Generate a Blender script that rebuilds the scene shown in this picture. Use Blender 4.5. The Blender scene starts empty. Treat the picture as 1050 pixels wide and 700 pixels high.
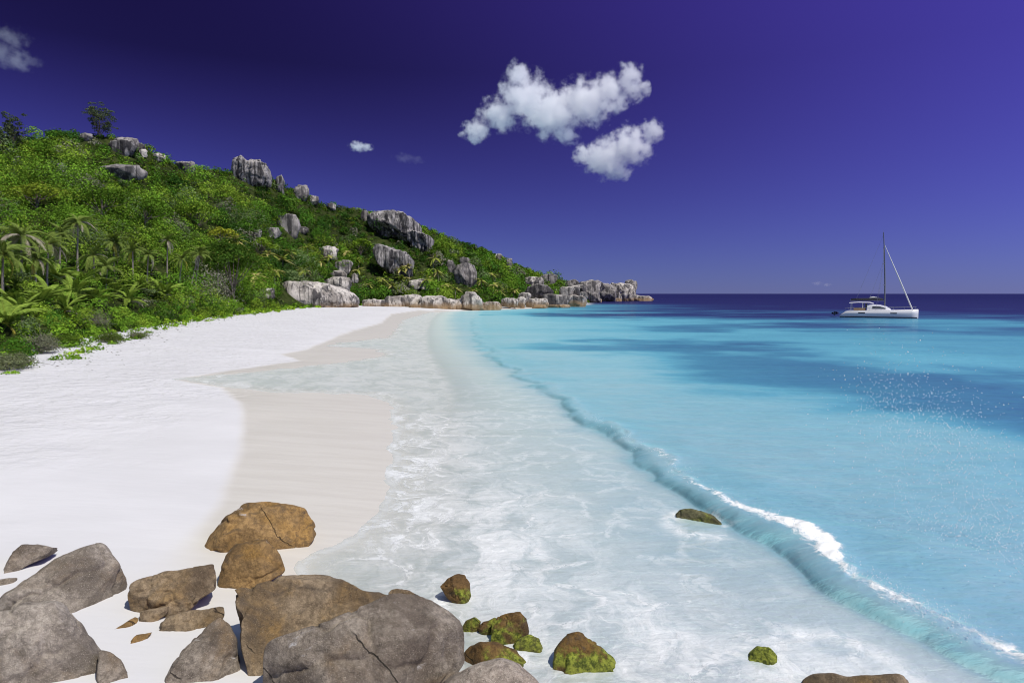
import bpy, bmesh, math, random
import numpy as np
from mathutils import Vector, Matrix

# ------------------------------------------------------------------ camera, sky, sun, exposure
SC = bpy.context.scene
COL = SC.collection
EYE = np.array([0.0, 0.0, 5.5])
FOC = 700.0                       # focal length in units of a 1050 wide frame (24 mm)
PITCH = math.atan(49 / 700)
cam_data = bpy.data.cameras.new('camera')
cam_data.lens = 24.0
cam_data.sensor_width = 36.0
cam_data.clip_start = 0.1
cam_data.clip_end = 60000
cam = bpy.data.objects.new('camera', cam_data)
COL.objects.link(cam)
cam.location = EYE
cam.rotation_euler = (math.pi / 2 - PITCH, 0, 0)
SC.camera = cam

SUN_EL, SUN_AZ = math.radians(58), math.radians(130)
POL_AZ = math.radians(94)           # axis of the polarised band of the sky
POL_DIR = (math.sin(POL_AZ) * math.cos(SUN_EL), math.cos(POL_AZ) * math.cos(SUN_EL), math.sin(SUN_EL))
SUN_DIR = (math.sin(SUN_AZ) * math.cos(SUN_EL), math.cos(SUN_AZ) * math.cos(SUN_EL), math.sin(SUN_EL))

SC.view_settings.view_transform = 'Standard'
SC.view_settings.look = 'None'
SC.view_settings.gamma = 1.0
SC.view_settings.exposure = 0.0
SC.view_settings.use_curve_mapping = False
SC.cycles.use_denoising = True
SC.cycles.filter_width = 1.05
SC.cycles.volume_bounces = 24
SC.cycles.transparent_max_bounces = 12
SC.cycles.max_bounces = 24
SC.cycles.volume_step_rate = 0.25
SC.cycles.volume_max_steps = 256


def make_world():
    w = bpy.data.worlds.new('World')
    SC.world = w
    w.use_nodes = True
    nt = w.node_tree
    L = nt.links.new
    sky = nt.nodes.new('ShaderNodeTexSky')
    sky.sky_type = 'NISHITA'
    sky.sun_disc = False
    sky.sun_elevation = SUN_EL
    sky.sun_rotation = SUN_AZ
    sky.ozone_density = 1.0
    sky.dust_density = 0.0

    def math_node(op, a, b=None, c=None, clamp=False):
        n = nt.nodes.new('ShaderNodeMath')
        n.operation = op
        n.use_clamp = clamp
        for i, v in enumerate((a, b, c)):
            if v is None:
                continue
            if isinstance(v, (int, float)):
                n.inputs[i].default_value = v
            else:
                L(v, n.inputs[i])
        return n.outputs[0]
    # deep tropical blue: per-channel curve, and the polarised band 90 degrees from the sun
    tc = nt.nodes.new('ShaderNodeTexCoord')
    nrm = nt.nodes.new('ShaderNodeVectorMath')
    nrm.operation = 'NORMALIZE'
    L(tc.outputs['Generated'], nrm.inputs[0])
    dot = nt.nodes.new('ShaderNodeVectorMath')
    dot.operation = 'DOT_PRODUCT'
    L(nrm.outputs[0], dot.inputs[0])
    dot.inputs[1].default_value = POL_DIR
    c2 = math_node('MULTIPLY', dot.outputs['Value'], dot.outputs['Value'])
    pol = math_node('DIVIDE', math_node('SUBTRACT', 1.0, c2), math_node('ADD', 1.0, c2))
    sepd = nt.nodes.new('ShaderNodeSeparateXYZ')
    L(nrm.outputs[0], sepd.inputs[0])
    t = math_node('DIVIDE', sepd.outputs[2], 0.3, clamp=True)
    k = math_node('MULTIPLY_ADD', t, 0.31, 0.60)
    trans = math_node('SUBTRACT', 1.0, math_node('MULTIPLY', k, pol))
    sep = nt.nodes.new('ShaderNodeSeparateColor')
    L(sky.outputs[0], sep.inputs[0])
    comb = nt.nodes.new('ShaderNodeCombineColor')
    for i, (a, g) in enumerate(((0.860, 0.580), (0.257, 1.263), (1.658, 0.951))):
        v = math_node('MULTIPLY', math_node('POWER', math_node('MINIMUM', sep.outputs[i], 12.0), g), a)
        v = math_node('MULTIPLY', v, trans)
        L(v, comb.inputs[i])
    # the high sky, away from that band, keeps its ordinary daylight blue
    high = math_node('MULTIPLY_ADD', sepd.outputs[2], 3.6, -1.55, clamp=True)
    mx = nt.nodes.new('ShaderNodeMix')
    mx.data_type = 'RGBA'
    L(high, mx.inputs[0])
    L(comb.outputs[0], mx.inputs[6])
    L(sky.outputs[0], mx.inputs[7])
    bg = nt.nodes['Background']
    L(mx.outputs[2], bg.inputs[0])
    bg.inputs[1].default_value = 0.1


make_world()
sun_data = bpy.data.lights.new('sun', 'SUN')
sun_data.energy = 3.9
sun_data.angle = math.radians(0.53)
sun_data.color = (1.0, 0.955, 0.885)
sun = bpy.data.objects.new('sun', sun_data)
COL.objects.link(sun)
sun.rotation_euler = Vector(SUN_DIR).to_track_quat('Z', 'Y').to_euler()

# ------------------------------------------------------------------ maths helpers
rng = np.random.default_rng(7)
random.seed(7)
CP, SP = math.cos(PITCH), math.sin(PITCH)


def ray(px, py):
    a, b = (px - 525) / FOC, (350 - py) / FOC
    return np.array([a, CP + b * SP, -SP + b * CP])


def at(px, py, Y):
    d = ray(px, py)
    return EYE + d * (Y / d[1])


def flat(px, py, z=0.0):
    d = ray(px, py)
    return EYE + d * ((z - EYE[2]) / d[2])


def proj(P):
    P = np.asarray(P, float) - EYE
    f = P[..., 1] * CP - P[..., 2] * SP
    u = P[..., 1] * SP + P[..., 2] * CP
    f = np.where(f > 0.05, f, 0.05)
    return 525 + FOC * P[..., 0] / f, 350 - FOC * u / f


def sstep(a, b, x):
    t = np.clip((x - a) / (b - a), 0, 1)
    return t * t * (3 - 2 * t)


def hash3(ix, iy, iz, seed):
    with np.errstate(over='ignore'):
        h = (ix.astype(np.uint32) * np.uint32(374761393) + iy.astype(np.uint32) * np.uint32(668265263)
             + iz.astype(np.uint32) * np.uint32(2147483647) + np.uint32((seed * 974711 + 12345) & 0xffffffff))
        h = (h ^ (h >> np.uint32(13))) * np.uint32(1274126177)
        h = (h ^ (h >> np.uint32(15))) * np.uint32(2246822519)
        h = h ^ (h >> np.uint32(16))
    return h.astype(np.float64) / 4294967295.0


def vnoise(p, seed=0):
    p = np.asarray(p, float)
    i = np.floor(p).astype(np.int64)
    f = p - i
    f = f * f * f * (f * (f * 6 - 15) + 10)
    r = 0
    for dx in (0, 1):
        wx = f[..., 0] if dx else 1 - f[..., 0]
        for dy in (0, 1):
            wy = f[..., 1] if dy else 1 - f[..., 1]
            for dz in (0, 1):
                wz = f[..., 2] if dz else 1 - f[..., 2]
                r = r + wx * wy * wz * hash3(i[..., 0] + dx, i[..., 1] + dy, i[..., 2] + dz, seed)
    return r


def fbm(p, octaves=4, seed=0, gain=0.5):
    p = np.asarray(p, float)
    s, a, tot = 0, 1.0, 0
    for o in range(octaves):
        s = s + a * vnoise(p * 2.0 ** o + 17.3 * o, seed + o)
        tot += a
        a *= gain
    return s / tot                                   # 0..1, mean 0.5


def xy0(x, y, s=1.0, sy=None):
    return np.stack([x * s, y * (s if sy is None else sy), np.zeros_like(x)], -1)


def seg_dist(x, y, poly):
    """distance to an open polyline, the side of it (+ left of travel), and arc position"""
    best = np.full(x.shape, 1e18)
    side = np.zeros(x.shape)
    for (ax, ay), (bx, by) in zip(poly[:-1], poly[1:]):
        dx, dy = bx - ax, by - ay
        l2 = dx * dx + dy * dy + 1e-12
        t = np.clip(((x - ax) * dx + (y - ay) * dy) / l2, 0, 1)
        qx, qy = x - (ax + t * dx), y - (ay + t * dy)
        d2 = qx * qx + qy * qy
        m = d2 < best - 1e-9
        best = np.where(m, d2, best)
        side = np.where(m, np.sign(dx * qy - dy * qx), side)
    return np.sqrt(best), side


def inside(x, y, poly):
    r = np.zeros(x.shape, bool)
    n = len(poly)
    for i in range(n):
        ax, ay = poly[i]
        bx, by = poly[(i + 1) % n]
        if ay == by:
            continue
        c = ((ay > y) != (by > y)) & (x < (bx - ax) * (y - ay) / (by - ay) + ax)
        r ^= c
    return r


def np_mesh(name, V, F, smooth=True):
    me = bpy.data.meshes.new(name)
    V = np.asarray(V, np.float32)
    F = np.asarray(F, np.int32)
    n = F.shape[1]
    me.vertices.add(len(V))
    me.vertices.foreach_set('co', V.ravel())
    me.loops.add(F.size)
    me.loops.foreach_set('vertex_index', F.ravel())
    me.polygons.add(len(F))
    me.polygons.foreach_set('loop_start', np.arange(0, F.size, n, dtype=np.int32))
    me.polygons.foreach_set('loop_total', np.full(len(F), n, np.int32))
    me.polygons.foreach_set('use_smooth', np.full(len(F), smooth, bool))
    me.update(calc_edges=True)
    me.validate()
    return me


def attr(me, name, vals):
    a = me.attributes.new(name, 'FLOAT', 'POINT')
    a.data.foreach_set('value', np.asarray(vals, np.float32).ravel())


def attr_col(me, name, cols):
    c = np.ones((len(cols), 4), np.float32)
    c[:, :3] = cols
    a = me.attributes.new(name, 'FLOAT_COLOR', 'POINT')
    a.data.foreach_set('color', c.ravel())


def link(name, me, mat=None, parent=None, loc=None):
    o = bpy.data.objects.new(name, me)
    COL.objects.link(o)
    if mat is not None and me is not None and len(me.materials) == 0:
        me.materials.append(mat)
    if parent is not None:
        o.parent = parent
    if loc is not None:
        o.location = [float(v) for v in loc]
    return o


def tag(o, label, cat, group=None, kind=None):
    if label:
        o['label'] = label
    if cat:
        o['category'] = cat
    if group:
        o['group'] = group
    if kind:
        o['kind'] = kind
    return o


def empty(name, loc, label=None, cat=None, group=None):
    o = bpy.data.objects.new(name, None)
    COL.objects.link(o)
    o.location = [float(v) for v in loc]
    o.empty_display_size = 0.3
    return tag(o, label, cat, group)


# ------------------------------------------------------------------ node helpers
class NT:
    def __init__(self, name):
        self.m = bpy.data.materials.new(name)
        self.m.use_nodes = True
        self.t = self.m.node_tree
        self.t.nodes.clear()
        self.out = self.t.nodes.new('ShaderNodeOutputMaterial')

    def n(self, typ, **kw):
        nd = self.t.nodes.new('ShaderNode' + typ)
        for k, v in kw.items():
            if hasattr(nd, k) and not k[0].isupper():
                setattr(nd, k, v)
            else:
                self.set(nd.inputs[k.replace('_', ' ')], v)
        return nd

    def set(self, sock, v):
        if isinstance(v, bpy.types.NodeSocket):
            self.t.links.new(v, sock)
        elif isinstance(v, (tuple, list)) and sock.type == 'RGBA' and len(v) == 3:
            sock.default_value = (*v, 1)
        else:
            sock.default_value = v

    def math(self, op, a, b=0.0, c=0.0, clamp=False):
        nd = self.t.nodes.new('ShaderNodeMath')
        nd.operation = op
        nd.use_clamp = clamp
        for i, v in enumerate((a, b, c)):
            self.set(nd.inputs[i], v)
        return nd.outputs[0]

    def mix(self, fac, a, b, mode='MIX'):
        nd = self.t.nodes.new('ShaderNodeMix')
        nd.data_type = 'RGBA'
        nd.blend_type = mode
        self.set(nd.inputs[0], fac)
        self.set(nd.inputs[6], a)
        self.set(nd.inputs[7], b)
        return nd.outputs[2]

    def ramp(self, fac, stops, interp='LINEAR'):
        nd = self.t.nodes.new('ShaderNodeValToRGB')
        cr = nd.color_ramp
        cr.interpolation = interp
        while len(cr.elements) < len(stops):
            cr.elements.new(0.5)
        for e, (p, c) in zip(cr.elements, stops):
            e.position = p
            e.color = (c, c, c, 1) if isinstance(c, (int, float)) else (*c, 1)
        self.set(nd.inputs[0], fac)
        return nd.outputs[0]

    def step(self, x, lo, hi):
        nd = self.t.nodes.new('ShaderNodeMapRange')
        nd.interpolation_type = 'SMOOTHSTEP'
        self.set(nd.inputs[0], x)
        self.set(nd.inputs[1], lo)
        self.set(nd.inputs[2], hi)
        return nd.outputs[0]

    def noise(self, vec, scale, detail=4.0, rough=0.5, dist=0.0):
        nd = self.n('TexNoise', Scale=scale, Detail=detail, Roughness=rough, Distortion=dist)
        self.t.links.new(vec, nd.inputs['Vector'])
        return nd.outputs['Fac']

    def vec(self, v, scale=(1, 1, 1), loc=(0, 0, 0)):
        nd = self.n('Mapping')
        self.t.links.new(v, nd.inputs['Vector'])
        nd.inputs['Scale'].default_value = scale
        self.set(nd.inputs['Location'], loc)
        return nd.outputs[0]

    def obj(self):
        return self.n('TexCoord').outputs['Object']

    def attr(self, name):
        return self.n('Attribute', attribute_name=name)

    def done(self, shader):
        self.t.links.new(shader, self.out.inputs['Surface'])
        return self.m


def plain(name, col, rough=0.5, metal=0.0, spec=0.4, noise=0.06):
    m = NT(name)
    nz = m.noise(m.obj(), 3.0, 4)
    c = m.mix(m.math('MULTIPLY', nz, noise * 2), col, tuple(v * 0.6 for v in col))
    b = m.n('BsdfPrincipled', Base_Color=c, Roughness=rough, Metallic=metal)
    b.inputs['Specular IOR Level'].default_value = spec
    return m.done(b.outputs[0])


# ------------------------------------------------------------------ plan of the place
P2 = lambda lst: [tuple(flat(a, b, 0.0)[:2]) for a, b in lst]
SHORE = P2([(655, 308), (628, 308.3), (605, 309), (598, 313), (570, 315), (540, 316.5), (500, 318), (470, 318.5),
            (448, 320), (437, 328), (430, 340), (428, 355), (432, 370), (440, 385), (445, 405), (440, 430), (428, 470),
            (418, 510), (400, 550), (375, 590), (365, 620), (410, 660), (440, 720)]) \
    + [(1.2, 7.5), (4, 5.5), (9, 3), (25, -5), (60, -40)]
LAND = SHORE + [(-300, -60), (-420, 300), (-300, 700), (60, 700), (110, 565)]


def shore_dist(x, y):
    d, _ = seg_dist(x, y, LAND + [LAND[0]])
    return np.where(inside(x, y, LAND), d, -d)        # + inland


def sand_of_d(d):
    up = 1.9 * (1 - np.exp(-np.maximum(d, 0) / 22.0))
    dn = -12 * (1 - np.exp(-np.maximum(-d, 0) / 180.0))
    return np.where(d > 0, up, dn)


def sand_h(x, y, d=None):
    x = np.asarray(x, float)
    y = np.asarray(y, float)
    if d is None:
        d = shore_dist(x, y)
    und = (fbm(xy0(x, y, 0.22), 3, 31) - 0.5) * 0.22 * sstep(1.0, 9.0, d)
    return sand_of_d(d) + und


def onsand(px, py):
    z = 0.3
    for _ in range(10):
        p = flat(px, py, z)
        z = 0.5 * z + 0.5 * float(sand_h(np.array([p[0]]), np.array([p[1]]))[0])
    return flat(px, py, z)


TAIL = [(1.2, 7.5), (4, 5.5), (9, 3), (25, -5), (60, -40)]
SEA_RING = [(60, -30000), (30000, -30000), (30000, 30000), (-30000, 30000), (-30000, 2000), (-300, 700), (60, 700), (112, 562)]
SWASH = [tuple(onsand(a, b)[:2]) for a, b in
         [(655, 308), (628, 308.3), (605, 309), (598, 313), (570, 315), (540, 316.5), (500, 318), (470, 318.6), (440, 320),
          (412, 328), (404, 338), (398, 346), (345, 351.5), (332, 355), (385, 358), (392, 365), (350, 371), (300, 376.5),
          (250, 381.5), (215, 385), (180, 389), (226, 395.5), (287, 402), (345, 404), (380, 405), (398, 414), (405, 435),
          (401, 463), (398, 499), (391, 524), (366, 549), (334, 562), (300, 574), (310, 600), (380, 650), (430, 720)]] + TAIL
SWASH_POLY = SWASH + SEA_RING
WETLINE = [tuple(onsand(a, b)[:2]) for a, b in
           [(500, 317), (430, 318), (401, 322), (391, 331), (358, 340), (337, 349), (316, 358), (288, 363), (308, 370),
            (270, 375), (225, 381.5), (178, 389), (226, 397), (248, 413), (250, 431), (246, 453), (240, 478), (228, 510),
            (205, 540), (190, 575), (215, 620), (300, 690)]] + TAIL
WET_POLY = WETLINE + SEA_RING
TROUGH = P2([(492, 318.5), (487, 322), (484, 335), (487, 348), (502, 366), (540, 392), (567, 408), (592, 432), (640, 465),
             (690, 503), (750, 537), (797, 562), (838, 593), (888, 631), (938, 656), (1001, 687), (1060, 715)]) + [(9.5, 5.5), (13, 0), (20, -12)]

# the fan-shaped grid both sheets use: fine near the shore, coarse to the horizon
def fan_grid(na, r):
    ang = np.radians(np.concatenate([np.linspace(-180, -46, 50), np.linspace(-44, 44, na), np.linspace(46, 180, 50)]))
    A, R = np.meshgrid(ang, r)
    x, y = R * np.sin(A), R * np.cos(A)
    nr, nc = x.shape
    idx = np.arange(nr * nc).reshape(nr, nc)
    F = np.stack([idx[:-1, :-1], idx[:-1, 1:], idx[1:, 1:], idx[1:, :-1]], -1).reshape(-1, 4)
    return x.ravel(), y.ravel(), F[:, ::-1]


# ------------------------------------------------------------------ sand and seabed
def build_sand():
    r = np.concatenate([np.geomspace(1.0, 5.5, 20)[:-1], np.geomspace(5.5, 80, 330)[:-1], np.geomspace(80, 25000, 130)])
    x, y, F = fan_grid(420, r)
    d = shore_dist(x, y)
    z = sand_h(x, y, d)
    dw, _ = seg_dist(x, y, WETLINE)
    dw = np.where(inside(x, y, WET_POLY), dw, -dw)
    wob = (fbm(xy0(x, y, 0.5), 3, 5) - 0.5) * 1.2
    soft = 0.25 + 1.6 * sstep(16.5, 12, np.hypot(x, y))
    wet = sstep(-soft, soft, dw + wob * 0.25)
    V = np.stack([x, y, z], -1)
    me = np_mesh('beach_sand', V, F)
    attr(me, 'wet', wet)
    attr(me, 'dry', sstep(7, 16, d + (fbm(xy0(x, y, 0.3), 3, 9) - .5) * 6))
    m = NT('coral sand')
    p = m.obj()
    wet_a = m.attr('wet').outputs['Fac']
    dry_a = m.attr('dry').outputs['Fac']
    big = m.noise(m.vec(p, (0.35, 0.8, 1)), 0.5, 5, 0.6)
    tone = m.noise(p, 0.16, 3)
    fine = m.noise(p, 160, 2)
    dryc = m.mix(m.step(big, 0.35, 0.7), (0.665, 0.655, 0.635), (0.715, 0.705, 0.685))
    dryc = m.mix(m.math('MULTIPLY', m.step(fine, 0.58, 0.72), 0.12), dryc, (0.45, 0.41, 0.36))
    streak = m.noise(m.vec(p, (0.3, 2.4, 1)), 0.9, 4, 0.6)
    wetc = m.mix(m.step(streak, 0.35, 0.65), (0.645, 0.608, 0.525), (0.685, 0.65, 0.565))
    col = m.mix(wet_a, dryc, wetc)
    col = m.mix(m.math('MULTIPLY', m.step(tone, .4, .62), .06), col, (0.6, 0.57, 0.53))
    foot = m.n('TexVoronoi', Scale=1.25, feature='SMOOTH_F1')
    warp = m.n('TexNoise', Scale=1.1, Detail=3.0)
    m.t.links.new(p, warp.inputs['Vector'])
    m.set(foot.inputs['Vector'], m.n('VectorMath', operation='MULTIPLY_ADD').outputs[0])
    vm = foot.inputs['Vector'].links[0].from_node
    m.t.links.new(warp.outputs['Color'], vm.inputs[0])
    vm.inputs[1].default_value = (1.4, 1.4, 0)
    m.t.links.new(p, vm.inputs[2])
    hum = m.noise(p, 2.6, 5, 0.6)
    dryh = m.math('MULTIPLY', dry_a, m.math('ADD', m.math('MULTIPLY', foot.outputs['Distance'], 0.17), m.math('MULTIPLY', hum, 0.20)))
    ripple = m.math('MULTIPLY', m.noise(m.vec(p, (0.5, 3, 1)), 1.6, 4), 0.012)
    h = m.math('ADD', m.math('ADD', dryh, ripple), m.math('MULTIPLY', fine, 0.0016))
    bump = m.n('Bump', Strength=0.9, Distance=1.0, Height=h)
    b = m.n('BsdfPrincipled', Base_Color=col, Roughness=m.mix(wet_a, (0.95,) * 3, (0.42,) * 3), Normal=bump.outputs[0])
    m.set(b.inputs['Specular IOR Level'], m.math('MULTIPLY_ADD', wet_a, 0.25, 0.05))
    o = link('beach_sand', me, m.done(b.outputs[0]))
    tag(o, 'white coral sand beach running down into the bay', 'sand', kind='structure')


build_sand()

# ------------------------------------------------------------------ the sea
REEF = [P2(q) for q in ([(600, 357), (690, 352), (800, 357), (930, 366), (1060, 390), (1300, 440), (1300, 520), (1060, 470), (960, 440),
                         (880, 415), (760, 398), (680, 380)],
                        [(640, 333), (760, 331), (860, 336), (740, 340)],
                        [(560, 324), (640, 321), (760, 322), (650, 327)])]


def wave_amp(y):
    a = np.interp(y, [0, 8, 11, 14, 18, 24, 32, 60, 110, 180, 230], [0.16, 0.21, 0.24, 0.27, 0.25, 0.20, 0.14, 0.09, 0.07, 0.06, 0.04])
    return np.where(y > 232, 0, a)


def sea_fields(x, y):
    d = shore_dist(x, y)
    R = np.hypot(x, y)
    zs = sand_h(x, y, d)
    dc, side = seg_dist(x, y, TROUGH)
    dc = dc * np.where(side == 0, 1, side)
    wig = (fbm(xy0(x, y, 0.55), 3, 41) - .5)
    dcw = dc + wig * 0.8 * np.clip(R / 16, .5, 3)
    A = wave_amp(y) * (0.55 + 0.9 * fbm(xy0(x, y, 0.45), 2, 43))
    wf = (0.45 + 1.45 * A) * np.clip(R / 18, 1, 6) ** 0.35
    tf = np.clip(dcw / wf, 0, 1)
    face = 0.42 * np.sqrt(1 - (1 - tf) ** 2) + 0.58 * tf * (1.4 - 0.4 * tf)
    back = np.exp(-np.maximum(dcw - wf, 0) / (3.6 * np.clip(R / 18, 1, 6) ** 0.5))
    wave = A * face * back - 0.06 * A * np.exp(-((dcw + 0.25) / 0.5) ** 2)
    chop = (fbm(xy0(x, y, 0.9, 1.6), 3, 51) - .5) * 0.07 + (fbm(xy0(x, y, 0.18, 0.3), 2, 55) - .5) * 0.18 * sstep(2, 14, dc)
    chop = chop * sstep(400, 120, R)
    cr = np.exp(-((dcw - wf * 0.95) / (0.24 * np.clip(R / 20, 1, 2.4))) ** 2) * np.clip(A / 0.30, 0, 1.1)
    lump = (fbm(xy0(x, y, 3.5), 3, 61) - .5)
    z = wave + chop * sstep(0.0, 0.6, -zs) + cr * lump * 0.16
    ds, _ = seg_dist(x, y, SWASH)
    ds = np.where(inside(x, y, SWASH_POLY), ds, -ds)
    edge = (fbm(xy0(x, y, 1.1), 4, 71) - .5) * 0.8 * np.clip(R / 25, 0.6, 2.0)
    dse = ds + edge
    film = zs + 0.004 + 0.05 * sstep(0, 1.6, dse) - 0.10 * sstep(0.02, -0.3, dse)
    z = np.maximum(z, film)
    return dict(d=d, R=R, zs=zs, dc=dcw, A=A, wf=wf, z=z, dse=dse, cr=cr)


def build_sea():
    r = np.concatenate([np.geomspace(1.5, 6.5, 30)[:-1], np.geomspace(6.5, 45, 400)[:-1], np.geomspace(45, 300, 190)[:-1], np.geomspace(300, 28000, 70)])
    x, y, F = fan_grid(760, r)
    f = sea_fields(x, y)
    keep = f['dse'] > -1.2
    keep &= ~((f['d'] > 3) & (y > 230))
    F = F[keep[F].all(1)]
    used = np.zeros(len(x), bool)
    used[F.ravel()] = True
    remap = np.cumsum(used) - 1
    F = remap[F]
    x, y = x[used], y[used]
    f = {k: v[used] for k, v in f.items()}
    R, dc, A = f['R'], f['dc'], f['A']
    depth = f['z'] - f['zs']
    # water colour: milky over churned sand, turquoise over clean sand, blue over reef and deep water
    off = np.maximum(-f['d'], 0)
    q = 0.03 + 0.10 * sstep(0.0, 0.5, depth)
    q = q + 0.07 * sstep(20, 60, y) * sstep(0.0, 2.0, off) * sstep(.06, .5, depth)
    n1 = fbm(xy0(x, y, 0.035, 0.05), 4, 81) - .5
    n2 = fbm(xy0(x, y, 0.11, 0.16), 4, 83) - .5
    qo = 0.235 + 0.17 * sstep(2, 34, dc) + 0.10 * sstep(25, 75, dc)
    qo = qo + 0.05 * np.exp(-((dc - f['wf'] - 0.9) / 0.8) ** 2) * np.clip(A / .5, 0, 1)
    for k, poly in enumerate(REEF):
        dr, _ = seg_dist(x, y, poly + [poly[0]])
        dr = np.where(inside(x, y, poly), dr, -dr)
        s = R * 0.085
        qo = qo + (0.24, 0.14, 0.20)[k] * sstep(-s, s, dr + (n1 * 1.3 + n2 * 1.4) * R * 0.22)
    qo = qo + n1 * 0.10 * sstep(8, 30, dc) + n2 * 0.05 * sstep(4, 16, dc)
    deep = sstep(70, 320, y + 0.55 * (x - 30) + n1 * 170 + n2 * 60)
    deep *= 1 - 0.95 * np.exp(-(off / 42.0) ** 2) * sstep(420, 300, y)
    qo = qo + (1.0 - qo) * deep
    m_out = sstep(0.55, 1.35, dc / f['wf'])
    ak = np.clip(A / .20, 0, 1)
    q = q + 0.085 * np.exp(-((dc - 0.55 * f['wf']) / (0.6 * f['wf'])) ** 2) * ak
    q = q + 0.07 * np.exp(-((dc - 0.06) / (0.22 * np.clip(R / 16, 0.8, 2.0))) ** 2) * ak  # darker strip painted into the water colour as the wave's shade in the trough
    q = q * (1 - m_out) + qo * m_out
    alpha = 1 - np.exp(-np.maximum(depth, 0) / 0.09)
    alpha = np.clip(0.30 + alpha * 0.7, 0, 1) * sstep(-0.12, 0.12, f['dse'])
    # foam
    near = sstep(60, 22, R)
    cf = f['cr'] * (0.35 + 0.65 * sstep(34, 14, R)) * (0.5 + 0.75 * fbm(xy0(x, y, 1.2), 3, 91))
    spill = np.exp(-((dc - 0.75 * f['wf']) / 0.42) ** 2) * sstep(.38, .60, fbm(xy0(x, y, 0.42), 2, 93)) * np.clip(A / .30, 0, 1) * sstep(24, 15, R)
    crest = np.clip(cf + spill * 0.45, 0, 1.3)
    px, py = proj(np.stack([x, y, f['z']], -1))
    swash_pts = P2([(425, 432), (428, 480), (412, 540), (440, 560), (480, 520), (510, 590), (450, 625)])
    dsw, _ = seg_dist(x, y, swash_pts)
    inner = (dc < -0.4)
    churn = np.exp(-(dsw / (1.5 + 0.045 * R)) ** 2) * near
    bott = P2([(480, 640), (560, 660), (640, 640), (720, 700), (860, 720)])
    db, _ = seg_dist(x, y, bott)
    churn = np.maximum(churn, np.exp(-(db / 1.7) ** 2) * 0.95)
    lace = np.clip(churn + 0.30 * near, 0, 1) * sstep(0.2, -1.5, dc)
    line = np.exp(-((f['dse'] - 0.12) / (0.13 + 0.006 * R)) ** 2) * sstep(70, 30, R)
    line = line + 0.9 * np.exp(-(f['dse'] / 3.0) ** 2) * sstep(225, 245, y) * sstep(.45, .6, fbm(xy0(x, y, 0.12), 2, 95))
    for px_, py_, r_ in ((453, 612, .28), (482, 646, .22), (497, 652, .26), (522, 660, .45), (548, 672, .38), (520, 672, .6), (592, 690, .75), (718, 541, .65), (782, 690, .42), (880, 706, .95)):
        c_ = flat(px_, py_, 0.0)
        dr = np.hypot(x - c_[0], (y - c_[1] - r_ * .35) * .8)
        ring = np.exp(-((dr - r_) / (0.16 + .12 * r_)) ** 2)
        churn = np.maximum(churn, ring * 1.0)
        lace = np.maximum(lace, ring)
    wash = churn * sstep(0, -1.2, dc)
    wash = np.maximum(wash, 0.75 * sstep(0.10, 0.03, depth) * sstep(24, 34, y) * sstep(-.05, .4, f['dse']))
    calm = 1 - 0.5 * np.exp(-((dc - 0.5 * f['wf']) / (0.65 * f['wf'])) ** 2) * np.clip(A / .2, 0, 1)
    # the crest leans shoreward
    T = np.array(TROUGH)
    tn = np.gradient(T, axis=0)
    tn /= np.linalg.norm(tn, axis=1)[:, None]
    o_ = np.argsort(T[:, 1])
    sx = np.interp(y, T[o_, 1], tn[o_, 1])
    sy = np.interp(y, T[o_, 1], -tn[o_, 0])
    lean = A * 0.12 * np.exp(-((dc - f['wf'] * 1.0) / (0.42 * f['wf'])) ** 2) * sstep(40, 24, R)
    x2, y2 = x + sx * lean * 1.0, y + sy * lean * 1.0
    me = np_mesh('sea', np.stack([x2, y2, f['z']], -1), F)
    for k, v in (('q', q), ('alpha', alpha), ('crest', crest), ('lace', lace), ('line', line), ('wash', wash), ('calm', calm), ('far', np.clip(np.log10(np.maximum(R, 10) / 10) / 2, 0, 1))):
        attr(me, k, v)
    m = NT('sea water')
    p = m.obj()
    far = m.attr('far').outputs['Fac']
    warp = m.n('TexNoise', Scale=0.9, Detail=4.0)
    m.t.links.new(p, warp.inputs['Vector'])
    vm = m.n('VectorMath', operation='MULTIPLY_ADD')
    m.t.links.new(warp.outputs['Color'], vm.inputs[0])
    vm.inputs[1].default_value = (1.3, 1.3, 0)
    m.t.links.new(p, vm.inputs[2])
    wp = vm.outputs[0]
    streak = m.noise(m.vec(p, (0.12, 0.9, 1)), 1.0, 5, 0.6)
    streakfar = m.noise(m.vec(p, (0.012, 0.09, 1)), 1.0, 4, 0.55)
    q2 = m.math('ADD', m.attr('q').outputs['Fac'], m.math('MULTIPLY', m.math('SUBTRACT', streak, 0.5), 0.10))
    ripl = m.noise(m.vec(p, (0.9, 3.4, 0)), 1.5, 6, 0.68, 0.3)
    q2 = m.math('ADD', q2, m.math('MULTIPLY', m.math('MULTIPLY', m.math('SUBTRACT', ripl, 0.5), 0.13), m.step(q2, 0.10, 0.25)))
    q2 = m.math('ADD', q2, m.math('MULTIPLY', m.math('SUBTRACT', streakfar, 0.5), 0.12))
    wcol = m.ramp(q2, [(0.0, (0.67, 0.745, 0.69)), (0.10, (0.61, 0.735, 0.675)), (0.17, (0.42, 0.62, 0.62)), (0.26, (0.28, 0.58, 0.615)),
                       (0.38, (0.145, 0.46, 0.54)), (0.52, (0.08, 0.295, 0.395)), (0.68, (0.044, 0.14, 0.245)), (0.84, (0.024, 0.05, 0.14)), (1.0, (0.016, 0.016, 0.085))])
    # ripples
    w1 = m.noise(m.vec(p, (1.0, 1.7, 0)), 3.2, 5, 0.62, 0.4)
    w2 = m.noise(m.vec(p, (0.25, 0.6, 0)), 1.2, 5, 0.6, 0.3)
    w3 = m.noise(m.vec(p, (0.05, 0.15, 0)), 1.0, 6, 0.65)
    nearw = m.math('SUBTRACT', 1.0, m.step(far, 0.15, 0.55))
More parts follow.
